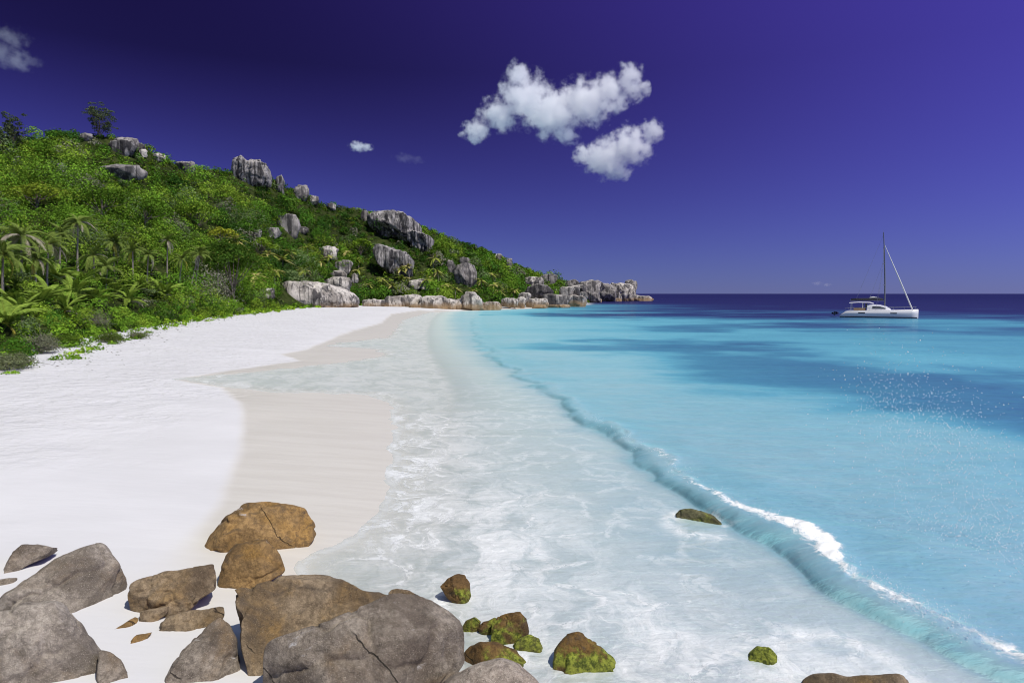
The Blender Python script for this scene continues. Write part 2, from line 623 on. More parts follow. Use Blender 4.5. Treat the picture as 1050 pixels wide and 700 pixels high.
    h = m.math('ADD', m.math('MULTIPLY', m.math('MULTIPLY', w1, 0.05), nearw), m.math('MULTIPLY', w2, 0.11))
    h = m.math('ADD', h, m.math('MULTIPLY', w3, 0.5))
    h = m.math('MULTIPLY', h, m.attr('calm').outputs['Fac'])
    bump = m.n('Bump', Strength=0.75, Distance=1.0, Height=h)
    wd = m.n('BsdfDiffuse', Color=wcol, Normal=bump.outputs[0])
    wg = m.n('BsdfGlossy', Color=(1, 1, 1), Roughness=0.12, Normal=bump.outputs[0])
    fr = m.n('Fresnel', IOR=1.33, Normal=bump.outputs[0])
    water = m.n('MixShader', Fac=m.math('MULTIPLY', fr.outputs[0], m.math('MULTIPLY_ADD', far, -0.35, 0.42)))
    m.t.links.new(wd.outputs[0], water.inputs[1])
    m.t.links.new(wg.outputs[0], water.inputs[2])
    # foam masks
    v1 = m.n('TexVoronoi', Scale=0.75, feature='DISTANCE_TO_EDGE')
    v2 = m.n('TexVoronoi', Scale=2.6, feature='DISTANCE_TO_EDGE')
    m.t.links.new(wp, v1.inputs['Vector'])
    m.t.links.new(wp, v2.inputs['Vector'])
    l1 = m.math('SUBTRACT', 1.0, m.step(v1.outputs['Distance'], 0.0, 0.16))
    l2 = m.math('SUBTRACT', 1.0, m.step(v2.outputs['Distance'], 0.0, 0.16))
    patch = m.noise(wp, 0.7, 5, 0.65)
    pfine = m.noise(wp, 5.0, 6, 0.75, 0.6)
    lace_m = m.math('MULTIPLY', m.math('MAXIMUM', m.math('MULTIPLY', l1, m.step(patch, 0.38, 0.56)), m.math('MULTIPLY', l2, m.math('MULTIPLY', m.step(patch, 0.50, 0.70), 0.8))), m.attr('lace').outputs['Fac'])
    lace_m = m.math('MULTIPLY', lace_m, m.step(pfine, 0.36, 0.52))
    wsum = m.math('MULTIPLY', m.attr('wash').outputs['Fac'], m.math('ADD', m.step(m.noise(m.vec(wp, (1, 0.6, 1)), 0.9, 7, 0.72, 0.8), 0.36, 0.62), 0.15))
    wsum = m.math('MULTIPLY', wsum, m.math('MULTIPLY_ADD', pfine, 0.9, 0.35))
    cm = m.step(m.math('ADD', m.attr('crest').outputs['Fac'], m.math('MULTIPLY', m.math('SUBTRACT', m.noise(wp, 4.5, 7, 0.8), 0.5), 2.0)), 0.45, 0.85)
    cm = m.math('MULTIPLY', cm, m.step(m.attr('crest').outputs['Fac'], 0.06, 0.3))
    lm = m.math('MULTIPLY', m.attr('line').outputs['Fac'], m.step(m.noise(wp, 2.2, 5, 0.7), 0.28, 0.5))
    foam = m.math('MAXIMUM', m.math('MAXIMUM', cm, m.math('MULTIPLY', lace_m, 0.82)), m.math('MAXIMUM', m.math('MULTIPLY', wsum, 0.95), m.math('MULTIPLY', lm, 0.6)), clamp=True)
    fb = m.n('Bump', Strength=0.8, Distance=1.0, Height=m.math('ADD', h, m.math('MULTIPLY', foam, m.math('MULTIPLY', pfine, 0.035))))
    foams = m.n('BsdfDiffuse', Color=(0.90, 0.91, 0.875), Normal=fb.outputs[0])
    s1 = m.n('MixShader', Fac=foam)
    m.t.links.new(water.outputs[0], s1.inputs[1])
    m.t.links.new(foams.outputs[0], s1.inputs[2])
    tr = m.n('BsdfTransparent')
    al = m.math('MAXIMUM', m.attr('alpha').outputs['Fac'], m.math('MULTIPLY', foam, m.step(m.attr('alpha').outputs['Fac'], 0.0, 0.1)))
    s2 = m.n('MixShader', Fac=al)
    m.t.links.new(tr.outputs[0], s2.inputs[1])
    m.t.links.new(s1.outputs[0], s2.inputs[2])
    o = link('sea', me, m.done(s2.outputs[0]))
    tag(o, 'turquoise bay water deepening to indigo at the horizon', 'water', kind='structure')


build_sea()


# ------------------------------------------------------------------ the hill (lofted from its foot to its ridge)
def plan3(px, py, z):
    return tuple(flat(px, py, z)[:2])


FOOT = [(-24, -12), (-27, 18), plan3(0, 377, 1.35), plan3(60, 358, 1.35), plan3(150, 338, 1.4), plan3(220, 326, 1.45), plan3(300, 316.5, 1.5), plan3(375, 313.5, 1.2),
        plan3(440, 315.5, .5), plan3(495, 315.5, .3), plan3(530, 314.5, .3), plan3(560, 313.2, .3), plan3(600, 310.5, .2), plan3(625, 307.8, .2), plan3(655, 307.6, .1)]
RIDGE = [((-170, -60), 60), ((-190, 55), 58)] + [(tuple(at(px, py, Y)[:2]), at(px, py, Y)[2]) for px, py, Y in
         [(0, 144, 190), (60, 136, 198), (115, 138, 208), (190, 168, 235), (260, 181, 265), (340, 209, 315), (410, 221, 350), (468, 249, 385),
          (510, 262, 415), (545, 280, 445), (585, 292, 470), (622, 299, 510), (655, 304, 565)]]
HT, HS = 560, 210


def build_hill():
    tt = np.linspace(0, len(FOOT) - 1, HT)
    k = np.arange(len(FOOT))
    # smooth the columns a little
    def ip(vals):
        v = np.interp(tt, k, vals)
        ker = np.ones(15) / 15
        return np.convolve(np.pad(v, 7, mode='edge'), ker, 'valid')
    bx, by = ip([p[0] for p in FOOT]), ip([p[1] for p in FOOT])
    rx, ry, rz = ip([p[0][0] for p in RIDGE]), ip([p[0][1] for p in RIDGE]), ip([p[1] for p in RIDGE])
    bz = sand_h(bx, by) - 0.35
    s = np.concatenate([np.linspace(0, 1, HS - 30) ** 1.25, np.linspace(1.03, 1.8, 30)])
    S = s[None, :]
    x = bx[:, None] + (rx - bx)[:, None] * S
    y = by[:, None] + (ry - by)[:, None] * S
    x = x + (x - bx[:, None]) * 0
    flatn = np.interp(np.arange(HT), [0, HT * 0.42, HT * 0.55, HT], [1.55, 1.45, 1.15, 1.0])[:, None]
    g = np.where(S <= 1, np.clip(S, 0, 1) ** flatn, 1 - 0.9 * ((S - 1) / 0.8) ** 1.5)
    z = bz[:, None] + (rz - bz)[:, None] * g
    rel = (rz - bz)[:, None]
    z = z + (fbm(xy0(x, y, 0.045), 4, 101) - .5) * np.minimum(rel * 0.14, 6) * sstep(0.04, 0.25, S)
    z = z + (fbm(xy0(x, y, 0.25), 3, 103) - .5) * 1.2 * sstep(0.02, 0.15, S)
    V = np.stack([x, y, z], -1)
    n = HT * HS
    idx = np.arange(n).reshape(HT, HS)
    F = np.stack([idx[:-1, :-1], idx[:-1, 1:], idx[1:, 1:], idx[1:, :-1]], -1).reshape(-1, 4)
    me = np_mesh('hill', V.reshape(-1, 3), F[:, ::-1])
    m = NT('hill soil under scrub')
    p = m.obj()
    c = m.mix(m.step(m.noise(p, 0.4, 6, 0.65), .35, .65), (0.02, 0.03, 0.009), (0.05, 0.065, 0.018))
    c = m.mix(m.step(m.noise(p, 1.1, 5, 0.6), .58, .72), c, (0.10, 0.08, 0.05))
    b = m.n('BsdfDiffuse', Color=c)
    o = link('hill', me, m.done(b.outputs[0]))
    tag(o, 'steep green granite hill descending to the headland', 'hill', kind='structure')
    return V, s


HV, HSV = build_hill()
HPX, HPY = proj(HV)
HM = (HV[..., 1] > 15) & (HSV[None, :] <= 1.0)
H_PX, H_PY, H_P = HPX[HM], HPY[HM], HV[HM]


def hill_at(px, py, tol=2.5):
    """first point of the hill along a sight line"""
    dx, dy = np.abs(H_PX - px), np.abs(H_PY - py)
    while True:
        mk = (dx < tol) & (dy < tol)
        if mk.any():
            break
        tol *= 1.7
        if tol > 200:
            break
    c = H_P[mk]
    return c[np.argmin(c[:, 1])]


# ------------------------------------------------------------------ granite
def granite(name, base, dark, stain, stain_amt=0.5, streaks=0.0, salt=0.0, moss=0.0, speck=1.0, foot=None, scale=1.0, bump=1.0):
    m = NT(name)
    oi = m.n('ObjectInfo')
    vm = m.n('VectorMath', operation='ADD')
    m.t.links.new(m.obj(), vm.inputs[0])
    rv = m.n('CombineXYZ', X=m.math('MULTIPLY', oi.outputs['Random'], 91), Y=m.math('MULTIPLY', oi.outputs['Random'], 37), Z=m.math('MULTIPLY', oi.outputs['Random'], 53))
    m.t.links.new(rv.outputs[0], vm.inputs[1])
    p = vm.outputs[0]
    n1 = m.noise(p, 1.1 * scale, 9, 0.62, 0.3)
    n2 = m.noise(p, 0.8 * scale, 7, 0.6, 1.0)
    n3 = m.noise(p, 5.5 * scale, 8, 0.7)
    c = m.mix(m.step(n1, 0.36, 0.62), tuple(v * .75 for v in dark), tuple(min(1, v * 1.18) for v in base))
    c = m.mix(m.math('MULTIPLY', m.step(n2, 0.60 - 0.28 * stain_amt, 0.78 - 0.25 * stain_amt), min(1.0, 0.35 + 0.65 * stain_amt)), c, stain)
    c = m.mix(m.math('MULTIPLY', m.step(n3, 0.5, 0.72), 0.5), c, tuple(v * 0.55 for v in dark))
    if speck:
        mot = m.noise(p, 13, 9, 0.72, 0.2)
        c = m.mix(m.math('MULTIPLY', m.step(mot, 0.40, 0.60), 0.55), c, tuple(v * 0.5 for v in dark))
        blot = m.noise(m.vec(p, (1, 1, 2.0)), 2.6, 8, 0.68, 0.6)
        c = m.mix(m.math('MULTIPLY', m.step(blot, 0.52, 0.66), 0.55), c, (0.075, 0.06, 0.045))
        s1 = m.noise(p, 75, 2, 0.6)
        s2 = m.noise(p, 85, 2, 0.6)
        c = m.mix(m.math('MULTIPLY', m.step(s1, 0.58, 0.68), 0.40 * speck), c, (0.055, 0.045, 0.035))
        c = m.mix(m.math('MULTIPLY', m.step(s2, 0.60, 0.68), 0.45 * speck), c, tuple(min(1, v * 1.9 + 0.03) for v in base))
    hs = None
    if streaks:
        sv = m.vec(p, (1.0, 1.0, 0.045))
        st = m.noise(sv, 0.75 * scale * 2.2, 5, 0.6, 0.2)
        st2 = m.noise(sv, 3.1 * scale * 1.6, 4, 0.6)
        nz = m.n('SeparateXYZ')
        m.t.links.new(m.n('NewGeometry').outputs['Normal'], nz.inputs[0])
        steep = m.math('SUBTRACT', 1.0, m.step(nz.outputs[2], 0.62, 0.95))
        k = m.math('MAXIMUM', m.step(st, 0.50, 0.57), m.math('MULTIPLY', m.step(st2, 0.50, 0.60), 0.85))
        c = m.mix(m.math('MULTIPLY', m.math('MULTIPLY', k, steep), streaks), c, (0.045, 0.042, 0.042))
        hs = m.math('MULTIPLY', st, 0.5 * streaks)
    geo = m.n('NewGeometry')
    gp = m.n('SeparateXYZ')
    m.t.links.new(geo.outputs['Position'], gp.inputs[0])
    gn = m.n('SeparateXYZ')
    m.t.links.new(geo.outputs['Normal'], gn.inputs[0])
    if foot:
        fk = m.math('SUBTRACT', 1.0, m.step(m.math('ADD', gp.outputs[2], m.math('MULTIPLY', m.math('SUBTRACT', n1, .5), 2.5)), 1.0, 3.2))
        c = m.mix(m.math('MULTIPLY', fk, 0.8), c, foot)
    if salt:
        sk = m.math('MULTIPLY', m.step(m.noise(m.vec(p, (1, 2.8, 2.5)), 0.8, 9, 0.72, 0.5), 0.575, 0.64), m.step(gn.outputs[2], 0.45, 0.8))
        c = m.mix(m.math('MULTIPLY', sk, salt), c, (0.62, 0.60, 0.57))
    ax = m.n('VectorMath', operation='DOT_PRODUCT')
    m.t.links.new(p, ax.inputs[0])
    ax.inputs[1].default_value = (0.62 * scale, 0.25 * scale, 0.50 * scale)
    fx = m.math('FRACT', m.math('ADD', ax.outputs['Value'], m.math('MULTIPLY', m.noise(p, 1.3 * scale, 5, 0.55), 0.35)))
    crack = m.math('ABSOLUTE', m.math('SUBTRACT', fx, 0.5))
    ck = m.math('SUBTRACT', 1.0, m.step(crack, 0.003, 0.010))
    ck = m.math('MULTIPLY', ck, m.step(m.noise(p, 0.7 * scale, 3), 0.52, 0.56))
    c = m.mix(m.math('MULTIPLY', ck, 0.75), c, (0.02, 0.016, 0.012))
    rough = 0.85
    if moss:
        mk = m.math('SUBTRACT', 1.0, m.step(m.math('ADD', gp.outputs[2], m.math('MULTIPLY', m.math('SUBTRACT', n3, .5), 0.7)), 0.02 + 0.30 * moss, 0.10 + 0.42 * moss))
        mk = m.math('MULTIPLY', mk, m.step(n2, 0.56 - 0.16 * moss, 0.64 - 0.16 * moss))
        mc = m.mix(m.step(m.noise(p, 14, 5, 0.7), .38, .62), (0.07, 0.095, 0.012), (0.34, 0.38, 0.05))
        c = m.mix(mk, c, mc)
    wk = m.math('SUBTRACT', 1.0, m.step(m.math('ADD', gp.outputs[2], m.math('MULTIPLY', n1, 0.15)), 0.12, 0.30))
    if not foot:
        c = m.mix(m.math('MULTIPLY', wk, 0.0 if speck > 1.2 else 0.25), c, (0.05, 0.035, 0.015))
    h = m.math('ADD', m.math('MULTIPLY', n1, 0.10 / scale), m.math('MULTIPLY', n3, 0.075 / scale))
    h = m.math('SUBTRACT', h, m.math('MULTIPLY', ck, 0.05 / scale))
    if speck:
        h = m.math('ADD', h, m.math('MULTIPLY', m.noise(p, 26, 8, 0.75), 0.022))
    if hs is not None:
        h = m.math('ADD', h, m.math('MULTIPLY', hs, 0.9))
    bp = m.n('Bump', Strength=0.9 * bump, Distance=1.0, Height=h)
    b = m.n('BsdfPrincipled', Base_Color=c, Roughness=rough, Normal=bp.outputs[0])
    b.inputs['Specular IOR Level'].default_value = 0.25
    return m.done(b.outputs[0])


M_GREY = granite('grey granite', (0.43, 0.375, 0.30), (0.275, 0.23, 0.175), (0.27, 0.185, 0.10), 0.35, speck=1.0)
M_GREYBR = granite('grey brown granite', (0.34, 0.29, 0.225), (0.21, 0.165, 0.12), (0.26, 0.17, 0.08), 0.45, salt=0.8, speck=1.0)
M_BROWN = granite('brown granite', (0.33, 0.25, 0.155), (0.19, 0.135, 0.08), (0.36, 0.22, 0.075), 0.45, speck=0.7)
M_ORANGE = granite('orange brown granite', (0.40, 0.25, 0.10), (0.24, 0.15, 0.065), (0.46, 0.255, 0.06), 0.45, salt=0.7, speck=0.6)
M_WETBR = granite('wet brown granite', (0.20, 0.115, 0.04), (0.10, 0.06, 0.025), (0.27, 0.155, 0.04), 0.5, moss=0.45, speck=0.5)
M_MOSS = granite('moss covered granite', (0.20, 0.16, 0.07), (0.11, 0.09, 0.04), (0.2, 0.15, 0.05), 0.5, moss=1.2, speck=0.4)
M_OLIVE = granite('olive weeded granite', (0.20, 0.185, 0.09), (0.11, 0.105, 0.05), (0.17, 0.15, 0.06), 0.5, moss=0.5, speck=0.5)
M_LIGHT = granite('pale speckled granite', (0.46, 0.39, 0.31), (0.34, 0.27, 0.2), (0.40, 0.30, 0.2), 0.3, speck=1.4)
M_FAR = granite('weathered grey granite', (0.36, 0.33, 0.295), (0.21, 0.19, 0.17), (0.17, 0.16, 0.15), 0.5, streaks=0.85, speck=0, scale=0.22, bump=1.0)
M_FLUTE = granite('fluted grey granite', (0.38, 0.355, 0.325), (0.23, 0.215, 0.20), (0.17, 0.16, 0.15), 0.4, streaks=1.0, speck=0, scale=0.3, bump=1.2)
M_SHORE = granite('shore granite', (0.56, 0.515, 0.445), (0.36, 0.32, 0.27), (0.20, 0.17, 0.13), 0.4, streaks=0.9, speck=0, scale=0.25, foot=(0.33, 0.215, 0.10))

_SPH = {}


def unit_sphere(sub):
    if sub not in _SPH:
        bm = bmesh.new()
        bmesh.ops.create_icosphere(bm, subdivisions=sub, radius=1.0)
        V = np.array([v.co[:] for v in bm.verts])
        F = np.array([[v.index for v in f.verts] for f in bm.faces])
        bm.free()
        _SPH[sub] = (V, F)
    return _SPH[sub]


def boulder(outline, Y, mat, label, thick=0.75, sub=5, seed=0, power=2.6, chisel=9, cuts=(), rough=1.0, flute=0.0, name='boulder', cat='boulder', group=None, deep=0.25):
    """a boulder whose girth follows a traced outline at distance Y, with its own real depth; cuts = flat faces (normal, share of the extent kept)"""
    O = np.array(outline, float)
    lo, hi = O.min(0), O.max(0)
    c = (lo + hi) / 2
    # carry the lower edge on into the ground
    h = hi[1] - lo[1]
    t = np.clip((O[:, 1] - (c[1] + 0.1 * h)) / (0.4 * h), 0, 1)
    O[:, 1] += t * deep * h
    c = np.array([c[0], (lo[1] + O[:, 1].max()) / 2])
    P = at(c[0], c[1], Y)
    v = P - EYE
    v /= np.linalg.norm(v)
    r = np.cross(v, [0, 0, 1.0])
    r /= np.linalg.norm(r)
    u = np.cross(r, v)
    q = []
    for a, b in O:
        d = ray(a, b)
        s = np.dot(P - EYE, v) / np.dot(d, v)
        w = EYE + d * s - P
        q.append((np.dot(w, r), np.dot(w, u)))
    q = np.array(q)
    # outline radius by angle
    n = len(q)
    qq = np.concatenate([q[i] + (q[(i + 1) % n] - q[i]) * np.linspace(0, 1, 12, endpoint=False)[:, None] for i in range(n)])
    th = np.arctan2(qq[:, 1], qq[:, 0])
    ro = np.hypot(qq[:, 0], qq[:, 1])
    od = np.argsort(th)
    th, ro = th[od], ro[od]
    tg = np.linspace(-np.pi, np.pi, 241)
    rg = np.interp(tg, np.concatenate([th - 2 * np.pi, th, th + 2 * np.pi]), np.tile(ro, 3))
    ker = np.array([1, 2, 3, 2, 1]) / 9
    rg = np.convolve(np.concatenate([rg[-3:-1], rg, rg[1:3]]), ker, 'valid')
    V0, F = unit_sphere(sub)
    w_ = q[:, 0].max() - q[:, 0].min()
    h_ = q[:, 1].max() - q[:, 1].min()
    size = math.sqrt(w_ * h_)
    T = 0.5 * thick * (0.55 * size + 0.45 * w_)
    ct = np.hypot(V0[:, 0], V0[:, 1])
    sc = (np.maximum(ct, 1e-9) ** power + np.abs(V0[:, 2]) ** power) ** (-1 / power)
    ang = np.arctan2(V0[:, 1], V0[:, 0])
    rad = np.interp(ang, tg, rg) * ct * sc
    ca, sa = np.cos(ang), np.sin(ang)
    W = (rad * ca)[:, None] * r + (rad * sa)[:, None] * u + (V0[:, 2] * sc * T)[:, None] * v
    g = np.random.default_rng(seed + 1)
    planes = []
    for nrm, keep in cuts:
        planes.append((np.array(nrm, float) / np.linalg.norm(nrm), keep, 0.93))
    for _ in range(chisel):
        a = g.normal(size=3)
        a -= v * np.dot(a, v) * 0.1
        a = -v * g.uniform(0.7, 1.0) + a * 0.36
        a /= np.linalg.norm(a)
        planes.append((a, g.uniform(0.68, 0.90), 0.90))
    for a, keep, hard in planes:
        d = W @ a
        lim = d.max() * keep
        W -= np.maximum(d - lim, 0)[:, None] * a * hard
    f = 1.0 / size
    nv = V0 / np.linalg.norm(V0, axis=1)[:, None]
    dirw = W / np.maximum(np.linalg.norm(W, axis=1), 1e-6)[:, None]
    disp = (fbm(W * 1.6 * f + seed * 3.1, 3, seed + 2) - .5) * 0.12 * size
    rid = np.abs(fbm(W * 2.2 * f + seed * 1.7, 3, seed + 9) - .5) * 2
    disp -= np.maximum(0.10 - rid, 0) * 0.35 * size
    disp += (fbm(W * 9 * f + seed, 4, seed + 5) - .5) * 0.035 * size
    if flute:
        hor = np.stack([W @ r, W @ v, (W @ u) * 0.08], -1)
        fl = np.abs(fbm(hor * 7 * f + seed, 2, seed + 7) - .5) * 2
        side = sstep(-0.9, 0.3, 0.75 - dirw[:, 2])
        disp -= np.maximum(0.35 - fl, 0) * flute * 0.22 * size * side
    W = W + dirw * (disp * rough)[:, None]
    base = P.copy()
    base[2] = P[2] + W[:, 2].min()
    me = np_mesh(name, W + (P - base), F)
    o = link(name, me, mat, loc=base)
    tag(o, label, cat, group)
    return o, P, T


z7 = lambda L: [(a / 3.182, 500 + b / 3.182) for a, b in L]
z8 = lambda L: [(220 + a / 3.5, 560 + b / 3.5) for a, b in L]
zA = lambda L: [(430 + a / 3.889, 570 + b / 3.889) for a, b in L]
zB = lambda L: [(650 + a / 3.183, 480 + b / 3.183) for a, b in L]

NEAR = [
    (z7([(-20, 292), (0, 272), (25, 235), (40, 205), (70, 182), (120, 186), (212, 200), (160, 222), (90, 252), (30, 278)]), 12.4, M_GREYBR,
     'flat brown slab lying in the sand behind the big grey boulders, left of all rocks', dict(thick=0.9, seed=1, sub=5, deep=.15)),
    (z7([(-40, 330), (-20, 300), (20, 294), (62, 294), (40, 315), (0, 338)]), 11.6, M_GREYBR,
     'small brown rock tip at the left frame edge, just behind the large grey boulder', dict(thick=0.9, seed=2, sub=4)),
    (z7([(-70, 400), (0, 345), (100, 283), (190, 226), (250, 205), (315, 186), (345, 195), (385, 255), (420, 315), (405, 365), (350, 405), (275, 445), (150, 450), (0, 440)]), 11.1, M_GREY,
     'large rounded grey granite boulder with a pointed top beside the sand, behind the corner boulder', dict(thick=0.8, seed=3, sub=6, cuts=[((0.15, -0.45, 0.88), .80), ((0.75, -0.5, -0.1), .80)])),
    (z7([(-120, 520), (-60, 440), (0, 412), (100, 376), (180, 363), (215, 385), (250, 425), (300, 490), (335, 540), (352, 600), (350, 700), (200, 760), (-60, 760)]), 9.0, M_GREY,
     'large smooth grey granite boulder filling the bottom left corner', dict(thick=0.8, seed=4, sub=6, deep=0.1, cuts=[((0.1, -0.5, 0.86), .82)])),
    (z7([(325, 530), (360, 535), (395, 560), (415, 600), (428, 660), (430, 740), (330, 740), (310, 620)]), 8.95, M_GREYBR,
     'narrow grey rock leaning against the right side of the corner boulder', dict(thick=1.2, seed=5, sub=5, deep=0.1)),
    (z7([(415, 345), (425, 318), (445, 300), (540, 270), (620, 258), (702, 244), (710, 290), (706, 330), (650, 352), (580, 380), (520, 397), (460, 396), (425, 385)]), 11.15, M_BROWN,
     'long brown block with cracked face, between the big grey boulder and the orange block', dict(thick=0.75, seed=6, sub=6, power=4, cuts=[((0, -0.75, 0.65), .8), ((0, -0.2, 0.98), .82)], deep=.4)),
    (z7([(455, 432), (458, 402), (500, 393), (575, 380), (560, 398), (490, 440), (470, 446)]), 10.75, M_BROWN,
     'thin brown wedge of rock under the left end of the long cracked block', dict(thick=1.0, seed=7, sub=5)),
    (z7([(662, 190), (690, 152), (735, 95), (800, 56), (870, 55), (940, 62), (992, 70), (1020, 105), (1031, 150), (1000, 186), (945, 222), (900, 222), (860, 205), (760, 205), (730, 214)]), 14.3, M_ORANGE,
     'orange brown boulder with salt streaks on top, farthest out on the sand', dict(thick=0.85, seed=8, sub=6, cuts=[((0.1, -0.3, 0.95), .80), ((-.3, -0.9, .2), .82)])),
    (z7([(708, 305), (722, 250), (735, 215), (770, 182), (820, 172), (870, 166), (905, 205), (927, 272), (850, 303), (740, 348), (710, 335)]), 12.4, M_ORANGE,
     'squat orange block standing in front of the salt-streaked boulder', dict(thick=0.85, seed=9, sub=6, power=3.2, cuts=[((-0.5, -0.8, 0.3), .82), ((0.7, -0.6, .2), .8)])),
    (z7([(508, 474), (520, 445), (545, 420), (620, 400), (680, 392), (730, 385), (735, 420), (700, 450), (650, 474), (620, 492), (560, 474)]), 10.6, M_BROWN,
     'low flat brown rock half buried in sand under the cracked block', dict(thick=0.9, seed=10, sub=5)),
    (z7([(320, 492), (345, 470), (400, 445), (440, 419), (453, 425), (442, 460), (385, 488), (338, 500)]), 10.4, M_ORANGE,
     'thin sliver of brown rock in the sand right of the large grey boulder', dict(thick=1.0, seed=11, sub=4)),
    (z7([(403, 545), (420, 510), (442, 480), (499, 470), (470, 505), (463, 535), (432, 548)]), 10.0, M_ORANGE,
     'small triangular brown rock alone in the sand, right of the corner boulder', dict(thick=1.0, seed=12, sub=4)),
    (z7([(478, 604), (500, 578), (530, 568), (562, 568), (560, 600), (520, 622), (488, 614)]), 9.5, M_BROWN,
     'small rough brown rock in the sand near the bottom edge', dict(thick=1.0, seed=13, sub=4)),
    (z7([(548, 540), (570, 532), (592, 530), (585, 550), (572, 566), (555, 560)]), 9.9, M_BROWN,
     'tiny brown rock beside the grey shaded boulder, upper of the small ones', dict(thick=1.0, seed=14, sub=4)),
    (z7([(462, 640), (470, 622), (497, 614), (492, 640), (470, 650)]), 9.25, M_BROWN,
     'tiny brown rock cut by the bottom edge, lowest of the small ones', dict(thick=1.0, seed=15, sub=4)),
    (z7([(520, 720), (545, 620), (580, 560), (640, 490), (690, 440), (718, 415), (750, 440), (770, 500), (778, 600), (770, 740)]), 9.25, M_GREYBR,
     'smooth grey rock leaning in the shadow of the large dark brown boulder', dict(thick=0.8, seed=16, sub=6, deep=0.1)),
    (z8([(12, 212), (22, 180), (45, 155), (130, 125), (200, 98), (280, 92), (355, 85), (410, 92), (450, 105), (530, 150), (640, 182), (700, 200), (680, 300), (560, 420), (400, 520), (250, 580), (110, 600), (80, 520), (75, 430), (85, 380), (50, 300), (25, 250)]), 10.0, M_BROWN,
     'largest dark brown boulder with a diagonal vein, at the bottom centre left', dict(thick=0.7, seed=17, sub=6, deep=0.05, cuts=[((0.25, -0.70, 0.66), .66), ((-0.86, -0.5, -0.12), .80), ((0.1, 0.1, 1), .88)])),
    (z8([(622, 168), (632, 154), (655, 150), (700, 160), (738, 178), (745, 200), (690, 215), (640, 200)]), 10.3, M_BROWN,
     'small brown rock peeping out behind the two largest boulders at the waterline', dict(thick=1.0, seed=18, sub=5)),
    (z8([(165, 500), (178, 410), (192, 350), (240, 325), (320, 300), (400, 275), (500, 240), (600, 197), (650, 182), (690, 176), (760, 194), (830, 230), (880, 265), (902, 340), (904, 410), (870, 455), (800, 495), (740, 600), (500, 640), (250, 640), (160, 600)]), 8.7, M_GREYBR,
     'large flat topped grey brown boulder with a white salt streak, at the bottom edge', dict(thick=0.75, seed=19, sub=6, power=3.2, deep=0.08, cuts=[((-0.12, -0.42, 0.90), .74), ((0.75, -0.62, 0.15), .84)])),
    (zA([(70, 520), (130, 474), (240, 424), (300, 408), (330, 405), (400, 430), (462, 482), (500, 530), (480, 640), (90, 640)]), 8.2, M_LIGHT,
     'pale speckled granite boulder at the bottom edge under the wet rocks', dict(thick=0.9, seed=20, sub=6, deep=0.1, chisel=3, rough=.6)),
    (zA([(84, 122), (108, 92), (135, 76), (155, 67), (182, 76), (200, 108), (206, 150), (182, 184), (145, 176), (108, 155)]), 12.0, M_WETBR,
     'small round brown rock alone in the surf foam with green weed on its right', dict(thick=0.9, seed=21, sub=6, chisel=4)),
    (zA([(165, 285), (185, 258), (222, 240), (246, 258), (240, 290), (200, 305), (172, 300)]), 10.9, M_WETBR,
     'small brown rock in the wash, leftmost of the wet cluster', dict(thick=1.0, seed=22, sub=6, chisel=4)),
    (zA([(228, 290), (250, 262), (300, 243), (332, 262), (325, 305), (290, 330), (250, 312)]), 10.85, M_WETBR,
     'rounded wet brown rock against the left of the square wet block', dict(thick=1.0, seed=23, sub=6, chisel=4)),
    (zA([(286, 325), (290, 270), (312, 240), (350, 228), (402, 221), (430, 250), (440, 300), (420, 340), (372, 360), (320, 348)]), 10.6, M_WETBR,
     'square topped wet brown block in the middle of the wet cluster', dict(thick=0.9, seed=24, sub=6, power=3.6, cuts=[((-.2, -0.9, 0.3), .8), ((0.1, -.1, 1), .85)])),
    (zA([(375, 360), (385, 335), (440, 310), (478, 326), (500, 385), (497, 430), (455, 440), (410, 415)]), 10.3, M_MOSS,
     'weed fringed rock below the square block with bright green algae', dict(thick=0.9, seed=25, sub=6, chisel=4)),
    (zA([(170, 395), (195, 360), (240, 338), (312, 334), (380, 368), (432, 420), (455, 475), (400, 480), (250, 450), (190, 430)]), 10.0, M_WETBR,
     'low wet orange brown slab washed by foam behind the pale speckled boulder', dict(thick=0.9, seed=26, sub=6, chisel=4, deep=.3)),
    (zA([(460, 520), (490, 470), (530, 440), (545, 372), (590, 320), (632, 302), (662, 316), (720, 370), (775, 412), (786, 470), (792, 540), (770, 620), (480, 620)]), 9.8, M_WETBR,
     'peaked wet brown boulder with foam and green algae, right of the wet cluster', dict(thick=0.85, seed=27, sub=6, deep=0.1, cuts=[((0.1, -0.75, 0.6), .78)])),
    (zB([(133, 150), (150, 134), (190, 133), (250, 153), (300, 188), (318, 212), (290, 224), (230, 216), (170, 195), (140, 175)]), 16.4, M_OLIVE,
     'low olive rock awash in front of the breaking wave, far from the others', dict(thick=0.9, seed=28, sub=6, chisel=4, deep=.35)),
    (zB([(360, 640), (372, 605), (400, 576), (440, 578), (468, 606), (470, 640), (488, 690), (470, 720), (390, 720)]), 9.93, M_MOSS,
     'small rock covered in bright green algae near the bottom edge', dict(thick=0.9, seed=29, sub=6, chisel=4, deep=.2)),
    (zB([(545, 705), (560, 686), (590, 672), (650, 667), (690, 677), (760, 674), (860, 667), (905, 680), (935, 710), (900, 790), (580, 790)]), 9.0, M_BROWN,
     'brown rock top cut by the bottom edge, rightmost of all rocks', dict(thick=0.8, seed=30, sub=5, deep=.2)),
]
for outl, Y, mat, label, kw in NEAR:
    boulder(outl, Y, mat, label, group='boulders at the near end of the beach', **kw)


